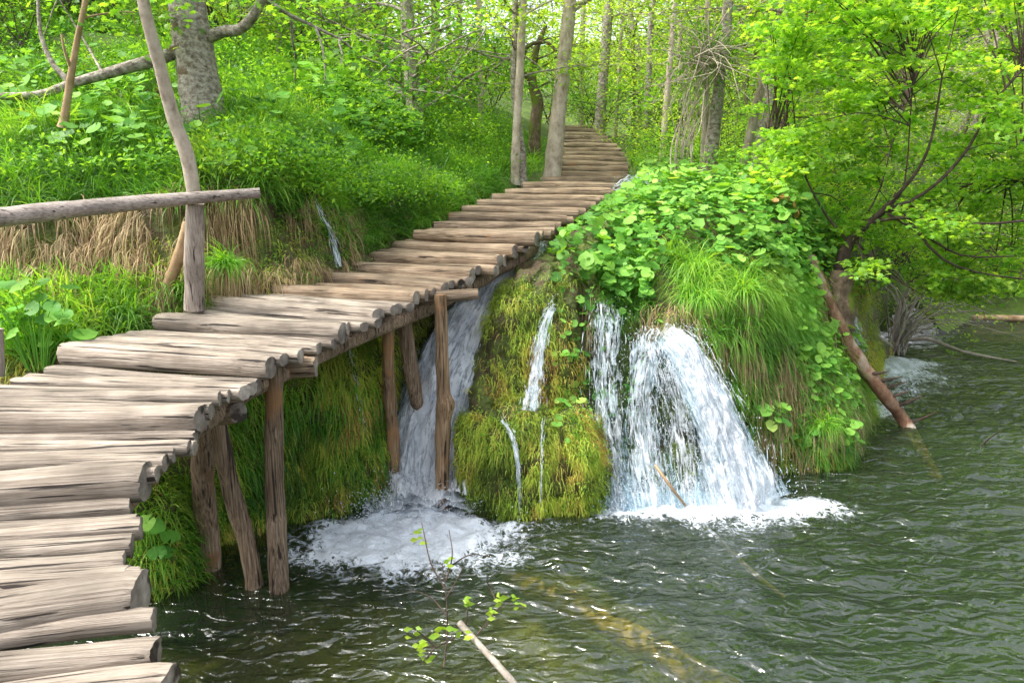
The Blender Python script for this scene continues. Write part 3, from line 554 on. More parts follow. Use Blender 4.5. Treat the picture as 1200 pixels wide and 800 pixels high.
# butterbur ground cover on the mound
CLEAR = [(560,215),(600,205),(640,196),(648,140),(712,138),(748,178),(748,208),(722,224),(690,246),(662,268),(640,292),(600,300),(520,260)]
def offdeck(q):
    x, y = proj(q); return ~inpoly(x, y, CLEAR)
def butterpatch(name, label, specs, mat='butter'):
    mb = MB()
    for p, n, n_, s0, s1, h0, h1 in specs:
        up = np.array([0, 0, 1.]); h = R.uniform(h0, h1, (len(p), 1))
        q = p + n*.4*h + up*h*.8
        nn = n*.5 + up*.9 + R.normal(size=p.shape)*.42 + np.array([0, -.25, 0])
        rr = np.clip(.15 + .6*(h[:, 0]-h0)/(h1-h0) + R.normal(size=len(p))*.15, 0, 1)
        od = offdeck(q)
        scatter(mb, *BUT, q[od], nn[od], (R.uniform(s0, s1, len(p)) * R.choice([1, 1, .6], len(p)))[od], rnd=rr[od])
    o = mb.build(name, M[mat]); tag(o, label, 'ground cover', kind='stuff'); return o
MP = [(640,290),(665,262),(720,228),(760,218),(860,222),(960,245),(985,265),(985,310),(940,345),(900,340),(860,300),(800,300),(770,330),(765,370),(720,385),(690,375),(650,340)]
sp = []
p, n = sample(2500, MP, .4, 1.0); sp.append((p, n, 0, .035, .095, .04, .40)); p, n = sample(2600, MP, .4, 1.0); sp.append((p, n, 0, .018, .045, .02, .42))
p, n = sample(900, [(800,290),(960,320),(1010,440),(960,470),(870,350)], .3, 1); sp.append((p, n, 0, .04, .075, .06, .3))
p, n = sample(560, [(850,410),(1000,430),(1020,540),(880,540)], .1, .8); sp.append((p, n, 0, .04, .07, .05, .2))
p, n = sample(110, [(640,350),(790,370),(780,470),(650,540)], .1, .8); sp.append((p, n, 0, .03, .06, .03, .12))
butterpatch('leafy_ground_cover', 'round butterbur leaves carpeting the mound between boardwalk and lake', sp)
sp = []
def hillpts(n_, poly, Y0, Y1):
    x = R.uniform(-12, 6, n_*40); y = R.uniform(Y0, Y1, n_*40); ok = y > bound(x); x, y = x[ok], y[ok]
    p = np.stack([x, y, hz(x, y)], -1); px, py = proj(p); k = inpoly(px, py, poly); p = p[k][:n_]; return p, np.tile([0, -.3, 1.], (len(p), 1))
p, n = hillpts(420, [(355,110),(480,130),(500,190),(400,175)], 7.5, 16); sp.append((p, n, 0, .07, .13, .15, .45))
p, n = hillpts(260, [(-20,90),(150,90),(260,140),(200,200),(-20,190)], 7, 13); sp.append((p, n, 0, .05, .10, .1, .4))
p, n = hillpts(500, [(730,200),(960,215),(1000,262),(740,235)], 9, 18); sp.append((p, n, 0, .06, .11, .1, .4))
p, n = sample(170, [(0,130),(330,130),(430,200),(400,235),(0,225)], .7, 1); sp.append((p, n, 0, .05, .10, .2, .35))
butterpatch('hillside_ground_cover', 'broad butterbur leaves among the grass on the upper slope', sp)

# herbs with small leaves among the grass and on the wet faces
mb = MB()
for n_, poly, Y0, Y1, h0, h1 in [(900, [(360,80),(600,80),(610,215),(500,215),(380,200)], 8.5, 18, .1, .9), (420, [(-20,60),(380,60),(380,140),(-20,150)], 8, 16, .1, .6), (700, [(720,190),(1000,225),(1010,268),(720,220)], 9, 18, .1, .7)]:
    p, n = hillpts(n_, poly, Y0, Y1); p = p + np.array([0, 0, 1.])*R.uniform(h0, h1, (len(p), 1)); p = p[offdeck(p)]; leaves_at(mb, p, 16, .13, .055, LEAF, .5)
for n_, poly in [(520, [(270,400),(450,380),(450,590),(250,640)]), (160, [(850,400),(1030,430),(1030,550),(860,555)]), (60, [(650,480),(760,440),(760,560),(690,560)]), (160, [(130,560),(260,520),(260,690),(140,700)]), (160, [(300,230),(420,250),(400,330),(300,330)]), (150, [(545,480),(700,490),(705,600),(545,600)]), (200, [(-40,110),(330,110),(330,215),(-40,230)]), (380, [(330,120),(600,190),(560,225),(430,250),(330,215)]), (60, [(560,330),(660,330),(680,480),(580,470)])]:
    p, n = sample(n_, poly, .05, .85); big = len(p) > 100 and poly[0][1] < 200; leaves_at(mb, p + n*(R.uniform(.1, .45, (len(p), 1)) if big else .06), 12 if big else 9, .10 if big else .045, .050 if big else .028, LEAF, .6 if big else .9, .8)
tag(mb.build('herbs', M['deepleaf']), 'small leaved herbs among the grass and on the wet faces', 'herbs', kind='stuff')

# individual plants
def leafy_plant(name, label, base, n_, spread, h0, h1, s0, s1, mat='butter'):
    base = np.array(base); root = empty(name, base); tag(root, label, 'plant')
    a = R.random(n_)*2*math.pi; r = spread*np.sqrt(R.random(n_)); h = R.uniform(h0, h1, n_)
    q = np.stack([r*np.cos(a), r*np.sin(a)*.6, h], -1)
    mbs = MB()
    for k in range(n_):
        tube(mbs, resample([(q[k, 0]*.25, q[k, 1]*.25, -.03), (q[k, 0]*.5, q[k, 1]*.5, h[k]*.6), q[k]], 6), [.006, .005, .005, .004, .004, .003], 5, rnd=.6, cap=False)
    mbs.build('stems', M['butter'], root)
    mbl = MB(); nn = np.stack([np.cos(a)*.3, np.sin(a)*.3 - .45, np.full(n_, .9)], -1) + R.normal(size=(n_, 3))*.15
    scatter(mbl, *BUT, q, nn, R.uniform(s0, s1, n_)); mbl.build('leaves', M[mat], root)
    return root
leafy_plant('butterbur_plant', 'bushy clump of round leaves at the far left edge of the boardwalk', P(45, 428, 5.35), 34, .36, .1, .62, .055, .10)
leafy_plant('butterbur_plant', 'low plant with five round leaves under the boardwalk edge at the water', P(182, 655, 4.85), 11, .17, .05, .34, .05, .08)
leafy_plant('butterbur_plant', 'small bright leaf cluster on the brown face beside the narrow fall', P(668, 420, 6.95), 6, .08, .0, .1, .03, .05)
leafy_plant('butterbur_plant', 'leafy sprig low on the mound above the pool', P(905, 500, 7.2), 14, .18, .02, .25, .045, .075)
leafy_plant('butterbur_plant', 'leafy sprig at the outer foot of the mound beside the lake', P(990, 520, 7.5), 14, .2, .02, .25, .04, .07)

def tuft(label, base, n_, l0, l1, wide=.012, tint=(.3, .8), skirt=0):
    base = np.array(base, float); root = empty('grass_tuft', base); tag(root, label, 'grass tuft')
    mb = MB(); q = R.normal(size=(n_, 3))*[.05, .04, .01]
    d = R.normal(size=(n_, 3))*[.6, .5, .15] + [0, -.25, 1.0]
    blades(mb, q, d, R.uniform(l0, l1, n_), wide, R.uniform(1.8, 3.0, n_), 7, R.uniform(*tint, n_)); mb.build('blades', M['grass'], root)
    if skirt:
        mb = MB(); q = R.normal(size=(skirt, 3))*[.09, .03, .02] + [0, -.05, -.02]
        blades(mb, q, R.normal(size=(skirt, 3))*[.4, .2, .1] + [0, -.6, .1], R.uniform(.2, .38, skirt), .008, 5, 6, R.uniform(.3, .9, skirt)); mb.build('dead_leaves', M['dry'], root)
    return root
tuft('big fountain shaped grass tuft just right of the thick trunk', P(325, 150, 8.6), 420, .4, .75, .011)
tuft('grass tuft with a straw skirt right of the grey railing post', P(265, 312, 6.45), 260, .2, .42, .012, (.3, .8), 160)
tuft('dark green grass tuft between the railing post and the left clump', P(150, 372, 6.0), 240, .2, .45, .013, (.1, .6))
tuft('grass tuft on the slope left of the pair of slim trunks', P(462, 212, 9.8), 300, .25, .55, .014)
tuft('grass tuft hanging over the brow of the mound above the right fall', P(870, 345, 7.55), 420, .3, .6, .012, (.3, .9), 120)
tuft('grass tuft with dry skirt left of the brow of the mound', P(820, 350, 7.4), 300, .25, .55, .012, (.3, .9), 160)
tuft('grass tuft at the lakeward foot of the mound', P(965, 500, 7.45), 320, .2, .45, .012, (.3, .9), 140)

# ---------------------------------------------------------------- boardwalk
walk = empty('boardwalk', (0, 0, 0)); tag(walk, 'rustic boardwalk of split logs climbing past the waterfalls into the wood', 'boardwalk')
def logmesh(Lg, r, flat, seed, sides=20, segs=26):
    mb = MB(); t = np.linspace(-.5, .5, segs); a = np.linspace(0, 2*math.pi, sides, endpoint=False)
    T, A = np.meshgrid(t, a, indexing='ij'); cy, cz = np.cos(A), np.sin(A)
    e = .78; yy = np.sign(cy)*np.abs(cy)**e; zz = np.sign(cz)*np.abs(cz)**e
    zz = np.where(zz > 0, zz*flat, zz*1.0)
    q = np.stack([T*Lg*1.1 + seed*7.1, yy*1.0, zz*1.0], -1)
    k = 1 + .035*fbm(q*[.8, 1, 1], 1.1, 2) + .04*fbm(q*[.2, 4, 4], 1.8, 2)
    k = k * (1 + .10*math.sin(seed*3.3)*T*2)
    bendy = .02*np.sin(T*3 + seed) + .015*fbm(np.stack([T*2.5, 0*T + seed, 0*T], -1), 1, 2)
    endj = Lg*.0 
    Vx = T*Lg; V = np.stack([Vx, yy*r*k + bendy, zz*r*k + .5*bendy], -1)
    # ragged slanted ends
    sl = .022*math.sin(seed*5.1)
    V[0, :, 0] += sl*yy[0]*.6 + .003*R.normal(size=sides); V[-1, :, 0] += -sl*yy[-1]*.6 + .003*R.normal(size=sides)
    V[0, :, 1:] *= .93; V[-1, :, 1:] *= .93
    i, j = np.meshgrid(np.arange(segs-1), np.arange(sides), indexing='ij'); j2 = (j+1) % sides
    mb.add(V, [np.stack([i*sides+j, i*sides+j2, (i+1)*sides+j2, (i+1)*sides+j], -1).reshape(-1, 4)[:, ::-1]], .5, 0)
    for e_, rev in ((0, False), (segs-1, True)):
        ring = V[e_].copy(); c = ring.mean(0); inn = c + (ring-c)*.55; inn[:, 0] += (-.004 if e_ == 0 else .004)
        VV = np.vstack([ring, inn]); kk = np.arange(sides); k2 = (kk+1) % sides
        q4 = np.stack([kk, k2, k2+sides, kk+sides], -1); cap = (np.arange(sides)+sides)[None, :]
        if rev: q4 = q4[:, ::-1]; cap = cap[:, ::-1]
        mb.add(VV, [q4[:, ::-1], cap[:, ::-1]], .5, 1)
    return mb
def put_log(a, b, r, flat=.7, mat='plank', ztop=True, sides=20, segs=26, name='log', label=None):
    a, b = np.array(a, float), np.array(b, float); d = b - a; Lg = np.linalg.norm(d); seed = R.uniform(0, 50)
    o = logmesh(Lg, r, flat, seed, sides, segs).build(name, [M[mat], M['end']], walk)
    c = (a+b)/2; c[2] -= r*flat
    x = d/Lg; y = nrm(np.cross([0, 0, 1], x)); z = np.cross(x, y)
    m = Matrix.Identity(4)
    for i in range(3): m[i][0], m[i][1], m[i][2], m[i][3] = x[i], y[i], z[i], c[i]
    roll = Matrix.Rotation(R.normal()*.08, 4, 'X'); o.matrix_local = m @ roll
    if label: o['label'] = label
    return o
# groups: (left px,py), (right px,py) of the top front edge of the front log, drop below the eye, number of logs, mats
def hgt(px, py, h): return W(px, py, H - h)
near = [ # Lpx,Lpy,Rpx,Rpy,h, extra right ends (px offsets), r front
 ((-160, 830), (196, 792), 1.62, [(188, 768)], .075),
 ((-190, 775), (182, 745), 1.56, [(170, 722)], .07),
 ((-260, 730), (162, 676), 1.47, [], .115),
 ((-260, 690), (150, 655), 1.44, [(146, 640), (150, 622), (158, 605), (158, 588)], .07),
 ((-220, 575), (168, 550), 1.33, [(186, 535), (200, 522), (214, 507)], .10),
 ((-95, 474), (236, 472), 1.20, [(256, 463), (277, 452), (297, 441)], .10),
 ((78, 402), (318, 415), 1.07, [(336, 405), (354, 400), (370, 393)], .10),
 ((186, 367), (402, 378), .965, [(418, 371), (428, 368)], .095),
 ((246, 346), (444, 360), .89, [(462, 354)], .085),
 ((310, 332), (487, 341), .82, [(503, 338)], .08),
 ((366, 320), (523, 328), .765, [(537, 325)], .08),
 ((404, 306), (555, 313), .69, [(574, 311)], .08),
 ((436, 293), (585, 299), .60, [(599, 297)], .08),
 ((465, 281), (604, 287), .52, [(618, 285)], .08),
 ((487, 269), (630, 273), .40, [(641, 271)], .08),
]
allR, allL = [], []
fronts = []
for k, (l, r_, h, ex, rad) in enumerate(near):
    A, B = hgt(*l, h), hgt(*r_, h)
    if k < 5:
        A = B + nrm(A - B)*1.5
    fronts.append((A, B, h, rad))
fronts.append((P(508, 258, 8.9), P(651, 261, 8.9), .30, .08))
for k in range(len(fronts) - 1):
    A, B, h, rad = fronts[k]; A2, B2, h2, _ = fronts[k+1]; m_ = 'plank' if k < 9 else 'plankfar'
    put_log(A, B, rad, .72, m_, sides=24, segs=34); allR.append(B); allL.append(A)
    D = .5*(np.linalg.norm((A2-A)[:2]) + np.linalg.norm((B2-B)[:2])); n_ = max(1, int(round((D - rad)/(.135 if k < 9 else .16)))); step = (D - rad*.2)/(n_ + 1)
    for q in range(1, n_ + 1):
        f = q/(n_ + 1); a_ = A + (A2-A)*f; b_ = B + (B2-B)*f; z_ = A[2] - R.uniform(.0, .012); a_[2] = b_[2] = z_
        d = nrm(b_ - a_); a_ = a_ - d*R.uniform(-.03, .04); b_ = b_ + d*R.normal()*.03
        put_log(a_, b_, step*R.uniform(.445, .49), .66, m_, sides=18, segs=30)
print('LOGS', len(walk.children))
far = [((508, 258), (651, 261), 8.9), ((526, 249), (664, 252), 9.3), ((541, 241), (678, 244), 9.7), ((559, 234), (692, 236), 10.1), ((576, 227), (704, 229), 10.6), ((592, 220), (715, 221), 11.1), ((612, 213), (724, 214), 11.7),
       ((636, 206), (731, 207), 12.3), ((648, 200), (735, 201), 12.95), ((652, 194), (736, 195), 13.6), ((652, 188), (736, 189), 14.3), ((653, 182), (734, 183), 15.1), ((654, 177), (731, 178), 15.9), ((655, 172), (727, 173), 16.8),
       ((655, 167), (722, 168), 17.8), ((655, 163), (717, 163), 18.9), ((656, 158), (712, 159), 20.0), ((656, 154), (708, 155), 21.3), ((657, 150), (705, 151), 22.8), ((658, 147), (703, 147), 24.3)]
nf = [P(*r_, y) for l, r_, y in far]
for k, (l, r_, y) in enumerate(far):
    A, B = P(*l, y), P(*r_, y); put_log(A, B, .08 + .002*k, .8, 'plankfar', sides=12, segs=12); allR.append(B); allL.append(A)
    n_ = 1 if k < 16 else 0
    nxt = far[k+1][2] - y if k+1 < len(far) else 1.2
    for q in range(n_):
        s = nxt*(q+1)/(n_+1); sh = np.array([(nf[min(k+1, len(nf)-1)][0]-B[0])*(q+1)/(n_+1) if k+1 < len(nf) else 0, s, -.004])
        put_log(A + sh, B + sh, .075 + .004*k, .8, 'plankfar', sides=12, segs=10)
# stringers
allR = np.array(allR); allL = np.array(allL)
for s in (.14, .86):
    line = allR*(1-s) + allL*s; line[:, 2] -= .27
    mb = MB(); tube(mb, line[3:26], .075, 10, .1); mb.build('stringer', M['post'], walk)
def post(path, rad, name='support_post', mat='post', label=None, rough=.12, par=None):
    pts = resample(path, 26); base = pts[0].copy()
    mb = MB(); tube(mb, pts - pts[-1], np.interp(np.linspace(0, 1, 26), np.linspace(0, 1, len(np.atleast_1d(rad))), np.atleast_1d(rad)), 16, rough, 7)
    o = mb.build(name, M[mat], walk if par is None else par); o.location = pts[-1]
    if label: o['label'] = label
    return o
post([P(322, 428, 5.05), P(321, 520, 5.03), P(324, 620, 5.02), W(326, 700) + [0, .02, -.5]], [.062, .07, .075, .07], label='tall straight grey-brown post under the boardwalk edge')
post([P(240, 470, 5.1), P(238, 560, 5.2), P(245, 640, 5.3), W(246, 668) + [0, 0, -.4]], [.08, .085, .09], label='thick dark post beside the bank')
post([P(252, 475, 4.9), P(268, 560, 4.95), P(290, 640, 5.0), W(302, 688) + [0, 0, -.3]], [.06, .065, .06])
post([P(455, 360, 6.55), P(456, 450, 6.6), P(461, 520, 6.65), W(455, 585) + [0, .1, -.3]], [.05, .06, .06, .06], mat='tanpost', label='reddish brown post in front of the left edge of the big fall')
post([P(470, 350, 6.8), P(480, 420, 6.85), P(487, 460, 6.9), P(490, 480, 6.95), P(487, 500, 7.0)], [.07, .075, .06, .04])
post([P(516, 345, 6.42), P(518, 400, 6.42), P(519, 455, 6.42), P(521, 474, 6.42), P(519, 500, 6.42), P(518, 560, 6.42), W(517, 600) + [0, 0, -.3]], [.055, .06, .066, .09, .072, .065, .06], mat='tanpost', label='knotty orange-brown post standing in the big fall')
def beam(a, b, r): 
    o = put_log(a, b, r, .9, 'plankfar', name='cross_beam', sides=14, segs=14); return o
beam(P(250, 418, 5.3), P(370, 415, 5.25), .085); beam(P(395, 345, 6.6), P(560, 338, 6.45), .055); beam(P(150, 478, 4.9), P(280, 470, 4.6), .07)

# ---------------------------------------------------------------- railing
rl = empty('wooden_railing', P(228, 360, 6.1)); tag(rl, 'grey pole railing with one upright post and brace at the left of the boardwalk', 'railing')
def rel(pts, o): return np.asarray(pts) - np.array(o.location)
def part_tube(parent, name, pts, rad, mat, sides=14, n=30, rough=.08, cap=True):
    q = resample(rel(pts, parent), n); rad = np.interp(np.linspace(0, 1, n), np.linspace(0, 1, len(np.atleast_1d(rad))), np.atleast_1d(rad))
    mb = MB(); tube(mb, q, rad, sides, rough, 5, cap=cap); return mb.build(name, M[mat], parent)
part_tube(rl, 'rail', [P(-60, 262, 5.3), P(60, 248, 5.55), P(180, 236, 5.8), P(305, 226, 6.05)], [.075, .07, .055, .04], 'rail')
part_tube(rl, 'post', [P(229, 238, 5.98), P(228, 290, 6.02), P(228, 362, 6.08)], [.07, .078, .085], 'railpost')
part_tube(rl, 'brace', [P(222, 262, 6.15), P(205, 315, 6.2), P(180, 370, 6.25)], [.05, .05, .045], 'tanbark')
st = empty('wooden_stake', P(0, 400, 4.9)); tag(st, 'stub of a dark stake at the left edge by the round leaves', 'stake')
part_tube(st, 'stake_body', [P(-2, 385, 4.9), P(-1, 440, 4.9)], [.03, .035], 'railpost', n=8)

# ---------------------------------------------------------------- trees
def tube_rel(mb, pts, r0, r1, sides=8, n=10, rough=.08):
    q = resample(pts, n); tube(mb, q, np.linspace(r0, r1, n), sides, rough, 4, cap=False); return q
def grow(mb, start, d, Lg, r, sub, tips, droop=.0, sides=6, wig=.25, depth=0):
    """one branch with sub-branches; collects leaf centres"""
    n = 6; p = np.array(start, float); d = nrm(np.array(d, float)); pts = [p.copy()]
    for k in range(n):
        d = nrm(d + R.normal(size=3)*wig*[1, 1, .6]/1.5 + [0, 0, -droop/n]); p = p + d*Lg/n; pts.append(p.copy())
    pts = np.array(pts); tube(mb, pts, np.linspace(r, r*.3, len(pts)), sides, cap=False)
    if depth < sub:
        for k in range(2, n+1):
            for s in range(1 if depth else R.integers(1, 3)):
                a = R.normal(size=3)*[1, 1, .35]; dd = nrm(d*.7 + nrm(a)*.9)
                grow(mb, pts[k], dd, Lg*R.uniform(.35, .55), r*.42, sub, tips, droop*.6, 4, wig, depth+1)
    if depth >= 1 or sub == 0:
        tips += [pts[k] for k in range(1 if depth > 1 else 3, len(pts))]
def make_tree(name, label, cat, path, rad, mat, nb, blen, leafmat='beech', per=7, spread=.22, size=.08, T=LEAF, t0=.3, sub=1, group=None, el=(.1, .7), limbs=(), crown=True, sides=12, rough=.12, droop=.2, az=None, tips_extra=(), flat=.35):
    base = np.array(path[0], float); root = empty(name, base); tag(root, label, cat, group)
    pts = resample(np.array(path) - base, max(12, 7*len(path))); n = len(pts)
    rr = np.interp(np.linspace(0, 1, n), np.linspace(0, 1, len(rad)), rad); rr[0] *= 1.25; rr[1] *= 1.08
    mb = MB(); tube(mb, pts, rr, sides, rough, 4); mb.build('trunk', M[mat], root)
    tips = []; mb = MB(); has = False; single = (nb + len(limbs)) <= 12
    for (lp, r0, r1, m_) in limbs:
        if single: mb = MB()
        q = tube_rel(mb, np.array(lp) - base, r0, r1, 8 if r0 > .02 else 4, 20 if r0 > .02 else 9, .1); has = True
        if single: mb.build('branch', M[mat], root)
        if m_ and not len(tips_extra): tips += list(q[8:])
    for k in range(nb):
        t = t0 + (1-t0)*(k + R.random())/nb; i = min(int(t*n), n-1)
        a = R.uniform(*az) if az else k*2.4 + R.normal()*.5; e = R.uniform(*el)
        if single: mb = MB()
        grow(mb, pts[i], (math.cos(a)*math.cos(e), math.sin(a)*math.cos(e), math.sin(e)), blen*(1.15 - .5*t)*R.uniform(.7, 1.2), rr[i]*.22 + .006, sub, tips, droop); has = True
        if single: mb.build('branch', M[mat], root)
    if has and not single: mb.build('branches', M[mat], root)
    tips += [np.array(t) - base for t in tips_extra]
    if crown and tips:
        mb = MB(); leaves_at(mb, np.array(tips), per, spread, size, T, flat); mb.build('crown', M[leafmat], root)
    return root
def up(px, py, Y, dz): p = P(px, py, Y); return p + [0, 0, dz]

# big trunk on the left with its two limbs
YB = 8.6
make_tree('tree', 'thick grey lichen-covered trunk with two bare limbs on the left slope', 'tree',
  [P(246, 178, YB) + [0, 0, -.3], P(242, 160, YB), P(236, 110, YB), P(228, 60, YB), P(220, 0, YB), P(214, -90, YB), P(208, -250, YB)], [.30, .265, .235, .21, .19, .16, .1], 'bark', 8, 2.6, 'maple', 8, .28, .10, MAPLE, .72, 1,
  limbs=[([P(214, 55, YB), P(190, 68, YB-.1), P(140, 82, YB-.25), P(85, 98, YB-.4), P(40, 112, YB-.5), P(-30, 112, YB-.6)], .075, .035, False),
         ([P(82, 97, YB-.4), P(62, 75, YB-.4), P(48, 40, YB-.35), P(44, -10, YB-.3)], .04, .015, False), ([P(120, 85, YB-.3), P(100, 50, YB), P(70, 0, YB)], .02, .008, False),
         ([P(242, 45, YB), P(262, 37, YB-.1), P(280, 35, YB-.2), P(296, 20, YB-.3), P(312, -10, YB-.4)], .07, .045, False)], sides=18, rough=.1)
make_tree('young_tree', 'slim pale curved trunk leaning left behind the railing post', 'young tree',
  [P(232, 300, 6.6), P(228, 235, 6.5), P(220, 185, 6.45), P(204, 140, 6.4), P(188, 80, 6.3), P(172, 20, 6.2), P(158, -50, 6.2)], [.055, .055, .06, .058, .052, .048, .04], 'palebark', 4, 1.4, 'maple', 6, .25, .09, MAPLE, .9, 1)
make_tree('young_tree', 'thin tan forked sapling at the upper left', 'young tree',
  [P(74, 150, 7.6), P(80, 110, 7.6), P(90, 50, 7.6), P(102, -10, 7.6), P(108, -80, 7.6)], [.045, .035, .03, .025, .02], 'tanbark', 4, 1.2, 'maple', 7, .25, .08, MAPLE, .6, 1, limbs=[([P(83, 80, 7.6), P(76, 60, 7.5), P(72, 40, 7.5)], .02, .01, False)])
make_tree('tree', 'grey trunk fading into leaves halfway up the left slope', 'tree', [P(488, 165, 13.5), P(486, 130, 13.5), P(482, 90, 13.5), P(478, 30, 13.5), P(470, -80, 13.5), P(465, -200, 13.5)], [.17, .15, .13, .12, .1, .06], 'bark', 22, 2.8, 'deepleaf', 11, .28, .10, LEAF, .18, 1)
make_tree('tree', 'left of the two slim trunks beside the steps', 'tree', [P(603, 217, 12.2), P(605, 160, 12.2), P(609, 90, 12.2), P(613, 0, 12.2), P(616, -100, 12.2), P(616, -260, 12.2)], [.075, .065, .065, .06, .05, .03], 'palebark', 8, 1.9, 'beech', 9, .22, .08, LEAF, .5, 1)
make_tree('tree', 'right of the two slim trunks beside the steps, bent at the foot', 'tree', [P(613, 218, 12.4), P(611, 180, 12.4), P(606, 140, 12.4), P(603, 80, 12.4), P(604, 20, 12.4), P(600, -120, 12.4)], [.075, .07, .065, .06, .055, .03], 'bark', 7, 1.9, 'beech', 9, .22, .08, LEAF, .5, 1)
make_tree('tree', 'smooth leaning trunk rising right at the left edge of the upper steps', 'tree', [P(646, 212, 12.7), P(649, 190, 12.7), P(655, 130, 12.8), P(661, 70, 12.9), P(667, 10, 13), P(673, -60, 13), P(680, -250, 13)], [.17, .15, .13, .12, .11, .1, .05], 'palebark', 9, 2.4, 'beech', 9, .25, .08, LEAF, .6, 1,
  limbs=[([P(666, 12, 13), P(674, 5, 12.9), P(690, 0, 12.8), P(705, -15, 12.7)], .045, .03, False)])
make_tree('tree', 'dark mossy crooked tree left of the leaning trunk', 'tree', [P(626, 200, 16), P(627, 150, 16), P(630, 120, 16), P(624, 95, 16), P(628, 60, 16), P(640, 30, 16)], [.14, .13, .12, .09, .07, .04], 'mossbark', 8, 1.8, 'beech', 6, .25, .08, LEAF, .5, 1, limbs=[([P(626, 100, 16), P(612, 80, 15.8), P(618, 55, 15.7), P(640, 50, 15.6), P(652, 60, 15.5)], .06, .03, False)])
def bgtree(px, pyb, Y, lean, r, mat, label, top=-300, **kw):
    b = P(px, pyb, Y); b[2] = min(b[2], float(hz(np.array([b[0]]), np.array([b[1]]))[0])) - .1
    hgt_ = P(px, top, Y)[2]
    pts = [b + np.array([lean*Y/850*(t**1.1) + .06*math.sin(5*t+px), 0, (hgt_-b[2])*t]) for t in np.linspace(0, 1, 7)]
    a = dict(nb=14, blen=2.4, leafmat='beech', per=9, spread=.26, size=.085, T=LEAF, t0=.3); a.update(kw)
    return make_tree('tree', label, 'tree', pts, [r, r*.9, r*.8, r*.7, r*.55, r*.3], mat, **a)
bgtree(703, 150, 23, 14, .17, 'bark', 'grey trunk standing at the top of the boardwalk')
bgtree(682, 146, 28, 3, .10, 'palebark', 'narrow pale trunk behind the top of the boardwalk', nb=6)
bgtree(757, 178, 21, 10, .10, 'bark', 'thin straight trunk in the pale glade right of the boardwalk', nb=10)
bgtree(778, 195, 17, 6, .08, 'palebark', 'thin tan trunk next to the tangle of vines', nb=8)
bgtree(834, 232, 12.2, 10, .115, 'bark', 'light grey trunk behind the vines on the mound', nb=10, t0=.35, leafmat='maple')
bgtree(866, 236, 12.5, 62, .085, 'palebark', 'left of the two trunks leaning right behind the mound', nb=9, t0=.35)
bgtree(884, 242, 12.0, 50, .115, 'bark', 'thicker right one of the two trunks leaning right behind the mound', nb=9, t0=.35)
bgtree(903, 244, 11.8, 60, .06, 'mossbark', 'thin dark leaning stem right of the leaning trunks', nb=8, t0=.3, leafmat='maple')
bgtree(1150, 300, 32, 6, .22, 'bark', 'tall dark spruce trunk at the upper right corner', nb=30, blen=2.6, leafmat='darkleaf', size=.16, t0=.35, droop=.5, el=(-.1, .25))

for (px_, pb_, Y_, ln_, r_, m_) in [(722, 160, 24, 4, .06, 'palebark'), (818, 225, 12.6, 4, .06, 'palebark'), (560, 200, 17, 6, .07, 'palebark'), (540, 195, 20, -5, .08, 'bark'), (420, 120, 17, 8, .08, 'palebark'), (330, 80, 16, 6, .06, 'palebark'), (380, 90, 19, -8, .07, 'bark')]:
    o_ = bgtree(px_, pb_, Y_, ln_, r_, m_, 'slender pale trunk standing among the leaves of the background wood', nb=6, t0=.4); o_['group'] = 'slender trunks of the background wood'

# vine tangle
vt = empty('vine_tangle', P(815, 225, 11.8)); tag(vt, 'tangle of pale brown vines and twigs hanging around the grey trunk', 'vines')
mb = MB()
for k in range(20):
    x0 = R.normal(806, 9); pts = [P(x0, R.uniform(205, 235), 11.8+R.normal()*.2), P(x0 + R.normal()*8, 170, 11.8), P(x0 + R.normal()*10 + 3, 120, 11.8+R.normal()*.2), P(x0 + R.normal()*16 + 8, R.uniform(50, 90), 11.8+R.normal()*.25)]
    tube_rel(mb, np.array(pts) - np.array(vt.location), R.uniform(.006, .018), .004, 5, 12, 0)
for k in range(130):
    a = P(R.normal(828, 12), R.normal(66, 12), 11.8 + R.normal()*.2); d = R.normal(size=3)*.35
    tube_rel(mb, np.array([a, a + d + R.normal(size=3)*.1, a + d*1.8 + [0, 0, -.15]]) - np.array(vt.location), .008, .003, 4, 6, 0)
mb.build('vines', M['palebark'], vt)
mb = MB(); c = np.array([P(R.normal(828, 20), R.normal(66, 22), 11.9) for _ in range(220)]) - np.array(vt.location); leaves_at(mb, c, 5, .12, .06, LEAF, .8, 1); mb.build('leaves', M['deepleaf'], vt)

